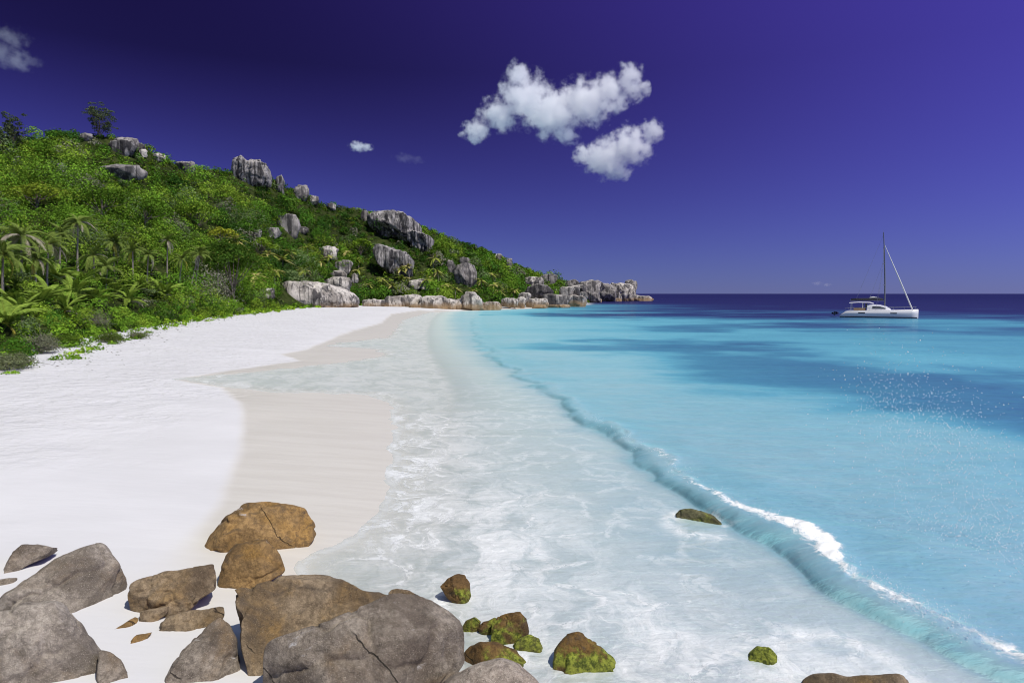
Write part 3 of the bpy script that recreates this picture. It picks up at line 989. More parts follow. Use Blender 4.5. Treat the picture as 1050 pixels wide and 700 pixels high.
# ------------------------------------------------------------------ boulders of the hill and the headland
def blob_outline(cx, cy, w, h, seed, sq=2.8):
    g = np.random.default_rng(seed)
    a = np.linspace(0, 2 * np.pi, 22, endpoint=False)
    ex = np.where(np.sin(a) > 0, 6.0, sq)
    k = (np.abs(np.cos(a)) ** ex + np.abs(np.sin(a)) ** ex) ** (-1 / ex)
    j = 1 + (g.random(22) - .5) * 0.30
    sk = g.uniform(-.25, .25)
    x = np.cos(a) * k * j * w / 2
    y = np.sin(a) * k * j * h / 2
    return [(cx + xx + sk * yy, cy + yy) for xx, yy in zip(x, y)]


z3 = lambda L: [(230 + a / 3.685, 140 + b / 3.685) for a, b in L]
z4 = lambda L: [(430 + a / 4.2, 220 + b / 4.2) for a, b in L]
FARB = []          # (px, py, w, h, Y) of the placed boulders, for clearing scrub in front of them


def far_boulder(spec, label, mat=None, Y=None, group='granite boulders of the hill', flute=0.6, seed=0, thick=1.0, sub=4, deep=0.5, sq=2.6, power=3.4):
    if isinstance(spec, tuple):
        cx, cy, w, h = spec
        if Y is None:                       # seat it on the slope, not above the skyline
            sky = H_PY[np.abs(H_PX - cx) < 3].min()
            cy = max(cy, sky - 0.05 * h)
        else:
            w, h = w * 1.15, h * 1.10
        outl = blob_outline(cx, cy, w, h, seed, sq)
    else:
        outl = spec
        deep = 0.15
        O = np.array(spec)
        cx, cy = O.min(0) / 2 + O.max(0) / 2
        w, h = O.max(0) - O.min(0)
    if Y is None:
        hp = hill_at(cx, cy + h * 0.42)
        Y = hp[1] + 0.10 * w * hp[1] / FOC
    o, P, T = boulder(outl, Y, mat or M_FAR, label, thick=thick, sub=sub, seed=seed + 200, power=power, chisel=9, rough=1.0, flute=flute, group=group, deep=deep)
    FARB.append((cx, cy, w, h, P[1] - T * 0.6))
    return o


HILLB = [
    ((126, 149.5, 31, 13), 'pale grey granite face near the hilltop below the lone wispy tree', M_FLUTE),
    ((129, 138.5, 26, 8), 'dark flat rocks on the skyline right of the lone wispy tree', M_FAR),
    ((143, 149, 13, 7), 'small dark boulder touching the right of the pale hilltop face', M_FAR),
    ((147, 156, 9, 6), 'small pale stone below the right end of the pale hilltop face', M_SHORE),
    ((163, 160, 13, 6), 'small pale stone in the scrub, third below the hilltop rocks', M_SHORE),
    ((189, 169.5, 17, 8), 'round grey boulder in the scrub just under the skyline slab', M_FAR),
    ((191, 160.5, 21, 9), 'dark slab on the skyline midway between the wispy tree and the crags', M_FAR),
    ((123, 175, 50, 12), 'long low grey dome in the scrub of the upper left hill', M_FAR),
    ((58, 152.5, 16, 6), 'small pale stone in the scrub of the left hilltop', M_SHORE),
    ((64, 172.5, 10, 10), 'small upright grey stone among the bushes of the left hill', M_FAR),
    ((17, 164, 10, 8), 'small dark rock at the left edge of the hill', M_FAR),
    ((32, 177, 13, 5), 'flat grey stone low in the scrub at the left edge of the hill', M_FAR),
    ((87, 134, 16, 6), 'rock hump on the skyline left of the lone wispy tree', M_FAR),
    (z3([(28, 115), (35, 85), (68, 70), (80, 88), (130, 84), (168, 105), (182, 135), (175, 175), (120, 175), (60, 165), (30, 145)]), 'jagged grey crag on the skyline above the middle of the beach', M_FLUTE),
    ((287, 183, 9, 17), 'upright pillar of rock at the right end of the skyline crag', M_FLUTE),
    ((309, 190, 15, 12), 'dark boulder on the skyline right of the pillar', M_FAR),
    ((321.5, 195, 11, 7), 'pale stone touching the right of the dark skyline boulder', M_SHORE),
    ((340, 207, 9, 6), 'small grey stone near the skyline left of the great dome', M_FAR),
    ((296, 228, 23, 17), 'block shaped pale boulder in the middle of the green slope', M_FAR),
    ((280, 237, 16, 8), 'grey boulder leaning on the left of the block shaped one', M_FAR),
    ((262, 238, 14, 7), 'pair of low grey stones farthest left on the middle slope', M_FAR),
    ((311, 235, 11, 5), 'low pale stone at the right foot of the block shaped boulder', M_SHORE),
    (z3([(535, 300), (560, 285), (620, 278), (680, 285), (720, 315), (745, 350), (735, 388), (690, 382), (640, 372), (580, 370), (545, 340)]), 'great grey dome of granite high on the right slope', M_FLUTE),
    (z3([(680, 372), (700, 350), (745, 360), (780, 376), (796, 395), (785, 425), (755, 430), (720, 415), (690, 392)]), 'fluted grey buttress joined below the great dome', M_FLUTE),
    ((374, 220, 8, 9), 'small stone at the upper left corner of the great dome', M_FAR),
    (z3([(562, 440), (566, 405), (590, 408), (640, 424), (690, 440), (716, 475), (710, 515), (670, 527), (620, 505), (580, 480)]), 'wide fluted grey boulder with black vertical streaks under the great dome', M_FLUTE),
    ((337, 257, 20, 10), 'cluster of pale broken rock left of the wide fluted boulder', M_SHORE),
    ((352, 271.5, 19, 10), 'rounded pale boulder below the broken rock, upper of two', M_SHORE),
    ((347, 281, 16, 8), 'pale boulder directly under the rounded one, behind the beach', M_SHORE),
    ((364, 284, 7, 7), 'narrow upright stone right of the two pale boulders', M_SHORE),
    ((347, 290, 29, 12), 'brownish slab behind the long whale backed boulder', M_SHORE),
    ((274, 299, 15, 9), 'small boulder at the left end of the whale backed boulder', M_SHORE),
    (z4([(150, 285), (146, 245), (163, 218), (200, 207), (238, 214), (250, 250), (246, 300), (200, 304), (170, 300)]), 'big round grey boulder standing in the palms near the far shore', M_FAR),
    ((462, 271.5, 9, 10), 'small grey stone upper left of the big round shore boulder', M_FAR),
    ((477, 267, 11, 6), 'flat stone just above the big round shore boulder', M_FAR),
    ((429, 290, 21, 8), 'flat pale slab in the bushes above the shore rocks', M_SHORE),
    ((522, 261, 6, 8), 'dark upright stone on the descending skyline', M_FAR),
    ((511, 256, 7, 5), 'small pale stone on the descending skyline', M_SHORE),
    ((547, 288, 21, 9), 'slanting slab above the largest headland boulder', M_SHORE),
    ((563, 284.5, 19, 7), 'long low rock on the ridge above the headland boulders', M_FAR),
    ((587, 285, 16, 9), 'round topped rock on the ridge end of the headland', M_FAR),
]
for i, (spec, label, mat) in enumerate(HILLB):
    far_boulder(spec, label, mat, seed=i, sub=5 if not isinstance(spec, tuple) else 4, flute=1.0 if mat is M_FLUTE else 0.4)

G = 'granite boulders along the far shore'
Ysh = lambda py: 5.5 * FOC / (py - 301.0)
SHOREB = [
    (z3([(190, 600), (195, 560), (230, 548), (300, 545), (380, 555), (440, 568), (490, 590), (515, 615), (522, 648), (400, 650), (290, 648), (200, 640)]), 205,
     'long whale backed pale boulder with dark streaks behind the far end of the beach', M_SHORE),
    ((383, 311, 20, 9), 225, 'small tan rock at the right end of the whale backed boulder', M_SHORE),
    ((402, 310, 16, 12), 226, 'tan boulder in the shore row, second right of the whale backed boulder', M_SHORE),
    ((411, 308.5, 12, 10), 228, 'leaning tan boulder in the shore row, third from the whale back', M_SHORE),
    ((423, 308, 18, 11), 229, 'broad pale boulder in the shore row where the sand ends', M_SHORE),
    ((427, 314.5, 14, 5), 224, 'low flat tan stone in front of the broad pale shore boulder', M_SHORE),
    ((445.5, 311, 27, 15), 226, 'wide orange based boulder in the shore row above the first water', M_SHORE),
    ((464, 312.5, 11, 12), 226, 'narrow orange shore boulder right of the wide one', M_SHORE),
    ((474, 312, 13, 12), 227, 'orange shore boulder in the middle of the row', M_SHORE),
    ((484, 308.5, 18, 16), 226, 'tall pale boulder at the right of the orange shore row', M_SHORE),
    (z4([(240, 400), (262, 382), (300, 372), (345, 375), (358, 400), (340, 412), (280, 412)]), 228, 'sloping white slab reaching the water past the orange shore row', M_SHORE),
    ((493, 313, 12, 7), 231, 'dark low rock at the left of the sloping white slab', M_FAR),
    ((523, 309.5, 16, 7), 245, 'tan rock between the white slab and the headland pile', M_SHORE),
    ((534, 309.5, 9, 10), 252, 'small upright tan rock left of the headland pile', M_SHORE),
    (z4([(450, 335), (466, 310), (508, 297), (552, 303), (580, 330), (572, 352), (520, 357), (468, 349)]), 275, 'largest rounded boulder of the headland pile, overhanging at its foot', M_FAR),
    ((569, 309, 27, 13), 268, 'dark sided boulder at the waterline in the headland pile', M_FAR),
    ((583, 299.5, 19, 12), 290, 'pale dome shaped boulder right of the overhanging one', M_SHORE),
    ((592, 308.5, 17, 10), 285, 'pale low boulder at the right foot of the headland pile', M_SHORE),
    ((551, 310, 19, 8), 262, 'brown rock at the water below the overhanging boulder', M_SHORE),
    ((553, 315, 13, 5), 255, 'low tan rock awash in front of the headland pile', M_SHORE),
    ((573, 314.5, 22, 4), 266, 'long flat rock awash below the dark sided boulder', M_SHORE),
    ((538, 304, 12, 8), 262, 'bushy topped brown rock left of the overhanging boulder', M_SHORE),
    ((597, 304, 9, 9), 300, 'small grey rock wedged between the pile and the point boulders', M_FAR),
    ((604, 298.5, 21, 20), 420, 'big dark boulder at the inner end of the point', M_FAR),
    ((621.5, 299, 17, 16), 470, 'square shouldered boulder second along the point', M_FAR),
    ((637, 299.5, 23, 18), 500, 'large pale sloping boulder third along the point', M_SHORE),
    ((646, 295.5, 12, 15), 520, 'tall dark boulder at the tip of the point', M_FAR),
    ((656, 306, 24, 6), 515, 'low sloping ledge running into the sea at the tip of the point', M_SHORE),
    ((607, 308, 18, 4), 430, 'flat ledge at the water under the inner point boulder', M_SHORE),
    ((628, 307.5, 16, 4), 480, 'small flat ledge at the water midway along the point', M_SHORE),
    ((595, 296, 10, 8), 400, 'small grey rock behind the pale dome of the headland pile', M_FAR),
    ((612, 292, 13, 7), 450, 'low rock above the big dark boulder of the point', M_FAR),
]
for i, (spec, Y, label, mat) in enumerate(SHOREB):
    far_boulder(spec, label, mat, Y=Y, seed=60 + i, group=G, flute=0.5, sub=5 if i in (0, 14, 23, 25) else 4, deep=0.3, sq=3.4)


# ------------------------------------------------------------------ foliage
def leaf_material(name, trans=0.14):
    m = NT(name)
    a = m.attr('Col')
    d = m.n('BsdfDiffuse', Color=a.outputs['Color'])
    t = m.n('BsdfTranslucent', Color=m.mix(0.4, a.outputs['Color'], (0.24, 0.32, 0.02)))
    s = m.n('MixShader', Fac=trans)
    m.t.links.new(d.outputs[0], s.inputs[1])
    m.t.links.new(t.outputs[0], s.inputs[2])
    return m.done(s.outputs[0])


M_LEAF = leaf_material('leaves')
M_BARK = plain('bark', (0.20, 0.165, 0.13), 0.9, spec=0.1, noise=0.4)
M_PALMBARK = plain('palm bark', (0.33, 0.29, 0.24), 0.9, spec=0.1, noise=0.4)
M_TWIG = plain('dry twigs', (0.34, 0.30, 0.25), 0.9, spec=0.1, noise=0.3)


def leaf_quads(C, N, S, colr, aspect=0.55):
    n = len(C)
    R_ = rng.normal(size=(n, 3))
    T = np.cross(N, R_)
    T /= np.maximum(np.linalg.norm(T, axis=1), 1e-6)[:, None]
    B = np.cross(N, T)
    B /= np.maximum(np.linalg.norm(B, axis=1), 1e-6)[:, None]
    S = S[:, None]
    V = np.stack([C - T * S * .5, C + B * S * .5 * aspect + N * S * .06, C + T * S * .5, C - B * S * .5 * aspect + N * S * .06], 1).reshape(-1, 3)
    F = np.arange(n * 4).reshape(n, 4)
    return V, F, np.repeat(colr, 4, 0)


def shrub_leaves(pos, rad, hgt, leaf, colr, dens=1.5, cap=900):
    """leaves spread through the shells of many bushes; all args arrays over bushes"""
    pos, rad, hgt, leaf, colr = map(np.asarray, (pos, rad, hgt, leaf, colr))
    cnt = np.clip(dens * 2 * np.pi * rad * (rad + hgt) * .5 / (leaf ** 2 * 0.55), 12, cap).astype(int)
    I = np.repeat(np.arange(len(pos)), cnt)
    n = len(I)
    d = rng.normal(size=(n, 3))
    d /= np.linalg.norm(d, axis=1)[:, None]
    d[:, 2] = np.where(d[:, 2] < -0.25, -d[:, 2], d[:, 2])
    lob = 0.62 + 0.76 * vnoise(d * 2.6 + I[:, None] * 3.7, 5)
    k = lob * (1 - 0.4 * rng.random(n) ** 2)
    C = pos[I] + np.stack([d[:, 0] * rad[I] * k, d[:, 1] * rad[I] * k, d[:, 2] * hgt[I] * k], -1)
    N = d * 1.25 + rng.normal(size=(n, 3)) * 0.45
    N[:, 2] += 0.15
    N /= np.linalg.norm(N, axis=1)[:, None]
    c = colr[I] * (0.62 + 0.76 * rng.random((n, 1)))
    yl = rng.random((n, 1)) < 0.04
    c = np.where(yl, c * 0.5 + np.array([0.11, 0.11, 0.02]), c)
    return leaf_quads(C, N, leaf[I] * (0.7 + 0.6 * rng.random(n)), c)


def leaf_mesh(name, VFC):
    V, F, Cc = VFC
    me = np_mesh(name, V, F, smooth=False)
    attr_col(me, 'Col', Cc)
    return me


GREENS = np.array([(0.098, 0.215, 0.022), (0.062, 0.160, 0.018), (0.135, 0.265, 0.025), (0.034, 0.090, 0.014), (0.19, 0.29, 0.03), (0.13, 0.185, 0.07), (0.22, 0.22, 0.15)])


def build_scrub():
    # area-weighted samples of the loft
    a = HV[1:, :-1] - HV[:-1, :-1]
    b = HV[:-1, 1:] - HV[:-1, :-1]
    area = np.linalg.norm(np.cross(a, b), axis=-1)
    smask = (HSV[:-1] < 1.04)[None, :] & (HV[:-1, :-1, 1] > 18)
    pxm = (HPX[:-1, :-1] > -520)
    area = area * smask * pxm
    Yd = np.linalg.norm(HV[:-1, :-1] - EYE, axis=-1)
    dens = np.where(Yd < 110, 0.085, np.where(Yd < 200, 0.065, 0.052))
    w = (area * dens).ravel()
    n = int(w.sum())
    idx = rng.choice(len(w), n, p=w / w.sum())
    i, j = np.unravel_index(idx, area.shape)
    P = HV[i, j] + a[i, j] * rng.random((n, 1)) + b[i, j] * rng.random((n, 1))
    s = HSV[j]
    dist = np.linalg.norm(P - EYE, axis=1)
    rad = (1.1 + 1.7 * rng.random(n) ** 1.6) * np.interp(dist, [50, 120, 230, 320, 500], [0.75, 1.0, 1.0, 0.7, 0.55])
    tall = fbm(xy0(P[:, 0], P[:, 1], 0.05), 3, 121)
    rad *= 1.0 + 1.0 * tall
    big = rng.random(n) < 0.20
    rad = np.where(big, rad * 1.45, rad)
    P[:, 2] += rad * np.where(big, 0.55, 0.25) * (s < .97)
    hgt = rad * (0.85 + 0.5 * rng.random(n))
    rad = np.where(s > 0.88, np.minimum(rad, 2.1), rad)
    hgt = np.where(s > 0.88, np.minimum(hgt, 2.0), hgt)
    edge = sstep(0.0, 0.05, s)
    rad *= 0.45 + 0.55 * edge
    hgt *= 0.4 + 0.6 * edge
    rel = HSV[j]
    hgt *= np.interp(rel, [0.0, 0.8, 1.04], [1, 1, .75])
    # species patches
    n1 = fbm(xy0(P[:, 0], P[:, 1], 0.03), 3, 131) + (rng.random(n) - .5) * 0.30
    sp = np.select([n1 < 0.36, n1 < 0.46, n1 < 0.54, n1 < 0.60, n1 < 0.70], [3, 1, 0, 2, 4], 2)
    sp = np.where(rng.random(n) < 0.10, 5, sp)
    sp = np.where(rng.random(n) < 0.035, 6, sp)
    colr = GREENS[sp] * (0.65 + 0.75 * rng.random((n, 1)))
    px, py = proj(P + np.array([0, 0, 1.0]) * (hgt * 0.5)[:, None])
    ok = np.ones(n, bool)
    rp = rad * FOC / np.maximum(P[:, 1], 5)
    for cx, cy, w_, h_, Yb in FARB:
        front = (np.abs(px - cx) < w_ * .5 + rp * 0.05) & (py - cy > -h_ * .5 - rp * .3) & (P[:, 1] < Yb + 1.5)
        ok &= ~(front & (py - cy < h_ * .16))
        low = front & (py - cy < h_ * .5 + rp * 1.0)
        rad = np.where(low, np.minimum(rad, 0.9), rad)
        hgt = np.where(low, np.minimum(hgt, 0.8), hgt)
    for tx, tb, tt_, tw in ((243, 308, 246, 56), (105, 222, 192, 52), (150, 232, 205, 40), (40, 212, 188, 44), (205, 232, 208, 36), (103, 141, 107, 34), (16, 150, 121, 30), (270, 262, 244, 26), (228, 250, 232, 26)):
        ty_ = hill_at(tx, tb)[1]
        near_ = (np.abs(px - tx) < tw * .45) & (py > tt_) & (py < tb + 2) & (P[:, 1] < ty_ + 3)
        rad = np.where(near_, np.minimum(rad, 0.8), rad)
        hgt = np.where(near_, np.minimum(hgt, 0.8), hgt)
    grove = (px < 238) & (P[:, 1] < 105) & (py > 235)          # keep the palms' feet clear
    rad = np.where(grove, np.minimum(rad, 0.9), rad)
    hgt = np.where(grove, np.minimum(hgt, 0.9), hgt)
    P, rad, hgt, colr, dist = P[ok], rad[ok], hgt[ok], colr[ok], dist[ok]
    # low undergrowth closing the gaps
    w2 = (area * np.where(Yd < 200, 0.16, 0.10)).ravel()
    n2 = int(w2.sum())
    i, j = np.unravel_index(rng.choice(len(w2), n2, p=w2 / w2.sum()), area.shape)
    P2_ = HV[i, j] + a[i, j] * rng.random((n2, 1)) + b[i, j] * rng.random((n2, 1))
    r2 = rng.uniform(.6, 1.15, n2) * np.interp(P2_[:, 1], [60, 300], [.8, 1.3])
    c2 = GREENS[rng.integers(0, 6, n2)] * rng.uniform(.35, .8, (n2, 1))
    px, py = proj(P2_)
    ok = HSV[j] > 0.03
    for cx, cy, w_, h_, Yb in FARB:
        ok &= ~((np.abs(px - cx) < w_ * .44) & (np.abs(py - cy) < h_ * .30) & (P2_[:, 1] < Yb + 1.5))
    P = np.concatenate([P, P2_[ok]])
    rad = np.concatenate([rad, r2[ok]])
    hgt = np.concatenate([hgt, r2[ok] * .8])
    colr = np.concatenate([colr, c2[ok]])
    dist = np.linalg.norm(P - EYE, axis=1)
    leaf = np.clip(dist * 0.0024, 0.16, 1.3)
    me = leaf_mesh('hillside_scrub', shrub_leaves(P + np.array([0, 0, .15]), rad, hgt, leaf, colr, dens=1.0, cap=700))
    print('scrub bushes', len(P), 'leaves', len(me.polygons))
    o = link('hillside_scrub', me, M_LEAF)
    tag(o, 'dense green scrub covering the hillside', 'scrub', kind='stuff')


build_scrub()


def tube_np(path, radii, sides=7):
    path = np.asarray(path, float)
    n = len(path)
    V = []
    tprev = None
    for i in range(n):
        t = path[min(i + 1, n - 1)] - path[max(i - 1, 0)]
        t /= np.linalg.norm(t) + 1e-9
        a = np.cross(t, [0.31, 0.95, 0.05])
        a /= np.linalg.norm(a) + 1e-9
        b = np.cross(t, a)
        ang = np.linspace(0, 2 * np.pi, sides, endpoint=False)
        V.append(path[i] + radii[i] * (np.cos(ang)[:, None] * a + np.sin(ang)[:, None] * b))
    V = np.concatenate(V)
    F = [[i * sides + k, i * sides + (k + 1) % sides, (i + 1) * sides + (k + 1) % sides, (i + 1) * sides + k] for i in range(n - 1) for k in range(sides)]
    return V, np.array(F)


def join_np(parts):
    Vs, Fs, o = [], [], 0
    for V, F in parts:
        Vs.append(V)
        Fs.append(F + o)
        o += len(V)
    return np.concatenate(Vs), np.concatenate(Fs)


# ---- beach-edge ground cover: naupaka and vines creeping onto the sand
def build_cover():
    pts, rad, hgt, col, leaf = [], [], [], [], []
    tt = np.linspace(0, len(FOOT) - 1, 400)
    k = np.arange(len(FOOT))
    fx, fy = np.interp(tt, k, [p[0] for p in FOOT]), np.interp(tt, k, [p[1] for p in FOOT])
    tx, ty = np.gradient(fx), np.gradient(fy)
    L = np.hypot(tx, ty)
    nx, ny = ty / L, -tx / L                       # seaward
    for i in range(400):
        if fy[i] < 22 or tt[i] > 7.0:
            continue
        seg = L[i]
        dist = math.hypot(fx[i], fy[i])
        for _ in range(max(1, int(seg * 4.2))):
            off = rng.uniform(-12, 2.3) + 1.8 * (float(vnoise(np.array([[fx[i] * .35, fy[i] * .35, 2.0]]), 3)[0]) - .5)
            x = fx[i] + nx[i] * off + tx[i] * rng.uniform(-.5, .5)
            y = fy[i] + ny[i] * off + ty[i] * rng.uniform(-.5, .5)
            z = float(sand_h(np.array([x]), np.array([y]))[0])
            back = np.clip((1.5 - off) / 8, 0, 1)
            r = rng.uniform(.45, .95) * (0.6 + .6 * back)
            h = rng.uniform(.4, .85) * (0.5 + 1.7 * back)
            z += back ** 1.5 * 0.9
            g = float(vnoise(np.array([[x * .16, y * .16, 7.0]]), 8)[0])
            c = np.array([(0.20, 0.36, 0.03), (0.28, 0.44, 0.035), (0.14, 0.27, 0.025)][rng.integers(3)])
            if y < 50 and g > 0.42 and off > -5:
                c = np.array([(0.22, 0.28, 0.11), (0.27, 0.29, 0.17)][rng.integers(2)])
            pts.append((x, y, z - 0.05)); rad.append(r); hgt.append(h); col.append(c); leaf.append(max(0.16, dist * 0.0034))
    me = leaf_mesh('beach_ground_cover', shrub_leaves(np.array(pts), np.array(rad), np.array(hgt), np.array(leaf), np.array(col), dens=1.3, cap=200))
    print('cover', len(pts), len(me.polygons))
    o = link('beach_ground_cover', me, M_LEAF)
    tag(o, 'bright green low bushes and creepers along the top of the beach', 'ground cover', kind='stuff')


build_cover()


# ---- fallen leaves and twigs along the top of the beach
def build_litter():
    tt = np.linspace(2.0, 6.9, 900)
    k = np.arange(len(FOOT))
    fx, fy = np.interp(tt, k, [p[0] for p in FOOT]), np.interp(tt, k, [p[1] for p in FOOT])
    tx, ty = np.gradient(fx), np.gradient(fy)
    L = np.hypot(tx, ty)
    off = np.abs(rng.normal(size=900)) * 1.7 + .8
    x, y = fx + ty / L * off + rng.normal(size=900) * .5, fy - tx / L * off + rng.normal(size=900) * .5
    z = sand_h(x, y) + 0.02
    N = np.stack([rng.normal(size=900) * .25, rng.normal(size=900) * .25, np.ones(900)], -1)
    N /= np.linalg.norm(N, axis=1)[:, None]
    cols = np.array([(0.10, 0.075, 0.045), (0.16, 0.12, 0.07), (0.06, 0.05, 0.035), (0.10, 0.13, 0.04)])[rng.integers(0, 4, 900)]
    size = rng.uniform(.06, .22, 900) * np.interp(y, [30, 120], [1, 2])
    me = leaf_mesh('beach_litter', leaf_quads(np.stack([x, y, z], -1), N, size, cols, aspect=0.3))
    tag(link('beach_litter', me, M_LEAF), 'dry leaves and twigs scattered along the top of the sand', 'leaf litter', kind='stuff')


build_litter()


# ---- palms
def frond_mesh(name, length, droop, pairs, colr, width=0.11, sag=0.55, seed=0):
    g = np.random.default_rng(seed)
    t = np.linspace(0, 1, 13)
    path = np.stack([length * (t - 0.12 * droop * t ** 3), np.zeros(13), length * (0.42 * t - (0.42 + 0.55 * droop) * t ** 2.1)], -1)
    parts = [tube_np(path, 0.035 * (1 - t) + 0.008, 4)]
    nv = len(parts[0][0])
    cols = [np.tile(np.array(colr) * np.array([1.5, 1.2, 1.2]), (nv, 1))]
    for k in range(pairs):
        s = 0.10 + 0.9 * k / (pairs - 1)
        c = np.array([np.interp(s, t, path[:, i]) for i in range(3)])
        d = np.array([np.interp(min(s + .02, 1), t, path[:, i]) - np.interp(max(s - .02, 0), t, path[:, i]) for i in range(3)])
        d /= np.linalg.norm(d)
        ll = length * 0.18 * (math.sin(math.pi * (0.12 + 0.83 * s)) ** 0.7) * g.uniform(.85, 1.1)
        for sd in (-1, 1):
            side = np.array([0, sd, 0.0])
            out = side * 0.80 + d * 0.55 + np.array([0, 0, 0.12])
            out /= np.linalg.norm(out)
            mid = c + out * ll * 0.55
            tip = c + out * ll * 0.92 + np.array([0, 0, -ll * sag * g.uniform(.7, 1.2)])
            w = d * width * 0.5
            V = np.array([c - w * .6, c + w * .6, mid + w, mid - w, tip + w * .15, tip - w * .15])
            parts.append((V, np.array([[0, 1, 2, 3], [3, 2, 4, 5]])))
            cols.append(np.tile(np.array(colr) * g.uniform(.75, 1.25), (6, 1)))
    V, F = join_np(parts)
    me = np_mesh(name, V, F, smooth=False)
    attr_col(me, 'Col', np.concatenate(cols))
    me.materials.append(M_LEAF)
    return me


PALM_YEL, PALM_GREY = (0.46, 0.42, 0.08), (0.42, 0.38, 0.28)
FROND = {
    'green': [frond_mesh('frond', 3.4, d, 30, (0.17 * k, 0.235 * k, 0.05 * k), seed=i) for i, (d, k) in enumerate(((0.35, 1.0), (0.7, .8), (1.1, 1.1)))],
    'young': [frond_mesh('frond', 4.0, d, 34, (0.22 * k, 0.32 * k, 0.05 * k), seed=10 + i, sag=.4, width=.13) for i, (d, k) in enumerate(((0.1, 1.0), (0.45, 1.15), (0.8, .85)))],
    'yellow': [frond_mesh('frond', 3.2, 1.2, 28, PALM_YEL, seed=20)],
    'grey': [frond_mesh('frond', 3.2, d, 26, PALM_GREY, seed=21 + i) for i, d in enumerate((0.8, 1.3))],
}


def palm(base, height, lean, label, kind='green', n=16, size=1.0, extra=(), seed=0, group='coconut palms behind the beach'):
    g = random.Random(seed)
    root = empty('coconut_palm', base, label, 'palm tree', group)
    top = np.array([lean[0], lean[1], height])
    if height > 0.8:
        t = np.linspace(0, 1, 10)
        path = np.stack([lean[0] * t ** 1.7, lean[1] * t ** 1.7, -0.4 + (height + .4) * t], -1)
        V, F = tube_np(path, 0.15 - 0.06 * t + 0.10 * np.exp(-t * 9), 8)
        link('trunk', np_mesh('trunk', V, F), M_PALMBARK, root)
    n = int(n * (1.3 if kind == 'young' else 1.75))
    if kind != 'young':
        size *= 0.72
    names = [kind] * n + list(extra)
    for i, kd in enumerate(names):
        me = g.choice(FROND[kd])
        o = bpy.data.objects.new('frond', me)
        COL.objects.link(o)
        o.parent = root
        o.location = top
        el = {'green': g.uniform(-0.45, 1.1), 'young': g.uniform(0.25, 1.15), 'yellow': g.uniform(-0.9, -.4), 'grey': g.uniform(-1.0, .4)}[kd]
        az = i * 2.399 + g.uniform(-.3, .3)
        o.rotation_euler = (g.uniform(-.3, .3), -el, az)
        s = size * g.uniform(.8, 1.12)
        o.scale = (s, s, s)
    return root


def palm_px(crown, base, label, **kw):
    b = hill_at(*base)
    c = at(crown[0], crown[1], b[1])
    return palm(b, c[2] - b[2], (c[0] - b[0], 0.0), label, **kw)


palm_px((80, 229), (82, 276), 'tall coconut palm with pale frayed crown rising highest among the left palms', kind='green', n=15, extra=('grey',) * 6, size=1.05, seed=1)
palm_px((117, 249), (119, 280), 'coconut palm with a dark star shaped crown and one yellow hanging frond', kind='green', n=18, extra=('yellow', 'grey', 'grey'), size=1.0, seed=2)
palm_px((204, 262), (196, 303), 'leaning coconut palm, left trunk of the crossing pair beside the dark round tree', kind='green', n=13, extra=('grey',) * 4, size=.9, seed=3)
palm_px((206, 258), (201, 304), 'leaning coconut palm, right trunk of the crossing pair beside the dark round tree', kind='green', n=13, extra=('grey', 'yellow'), size=.9, seed=4)
palm_px((22, 243), (24, 300), 'coconut palm with drooping grey fronds at the far left of the grove', kind='green', n=9, extra=('grey',) * 8, size=1.15, seed=5)
palm_px((50, 252), (50, 300), 'coconut palm with dry hanging fronds between the tall palm and the far left one', kind='green', n=9, extra=('grey',) * 7, size=1.0, seed=6)
palm_px((172, 247), (172, 295), 'slim coconut palm with a shaggy grey skirt left of the crossing pair', kind='green', n=10, extra=('grey',) * 5, size=.85, seed=7)
palm_px((136, 258), (138, 296), 'coconut palm with a yellow green crown right of the dark star shaped one', kind='green', n=13, extra=('yellow',), size=.85, seed=8)
palm_px((3, 262), (3, 312), 'coconut palm cut by the left edge of the photo', kind='green', n=14, extra=('yellow', 'grey'), size=1.1, seed=9)
for i, (cr_, bs_, lab_) in enumerate((((62, 241), (63, 282), 'short coconut palm just left of the tall pale one'), ((96, 263), (97, 292), 'short coconut palm standing low between the tall pale and dark star shaped ones'),
                                    ((152, 262), (152, 296), 'coconut palm with a low round crown left of the slim shaggy palm'), ((187, 266), (186, 298), 'low coconut palm just left of the crossing trunks'),
                                    ((224, 264), (224, 300), 'low coconut palm between the crossing trunks and the dark round tree'), ((36, 266), (36, 302), 'coconut palm below the drooping grey fronds of the far left palm'),
                                    ((110, 276), (110, 302), 'lowest full crowned coconut palm in front of the dark star shaped one'))):
    palm_px(cr_, bs_, lab_, kind='green', n=12, extra=('grey',) * (i % 3) + ('yellow',) * (i % 2), size=.95, seed=90 + i)
YOUNG = [((38, 318), 'big young palm with broad upright fronds in front of the left grove', 1.05), ((74, 308), 'young palm with arching yellow ribbed fronds right of the biggest young one', 1.0),
         ((108, 300), 'young palm behind the grey bare bush', .95), ((8, 338), 'young palm at the left edge above the low bushes', .95), ((134, 312), 'young palm with long arching fronds right of the grey bare bush', .9),
         ((158, 305), 'young palm under the slim shaggy palm', .85), ((182, 306), 'young palm left of the crossing trunks', .8), ((226, 312), 'young palm between the crossing trunks and the dark round tree', .6),
         ((60, 290), 'young palm at the foot of the tall pale palm', .9), ((20, 300), 'young palm under the drooping grey fronds', .95), ((95, 276), 'young palm between the tall pale palm and the dark star shaped one', .85)]
for i, (b, label, sz) in enumerate(YOUNG):
    palm(hill_at(*b), 0.5, (0, 0), label, kind='young', n=13, extra=('grey', 'grey') if i % 2 == 0 else ('yellow',), size=sz * .8, seed=30 + i, group='young coconut palms behind the beach')


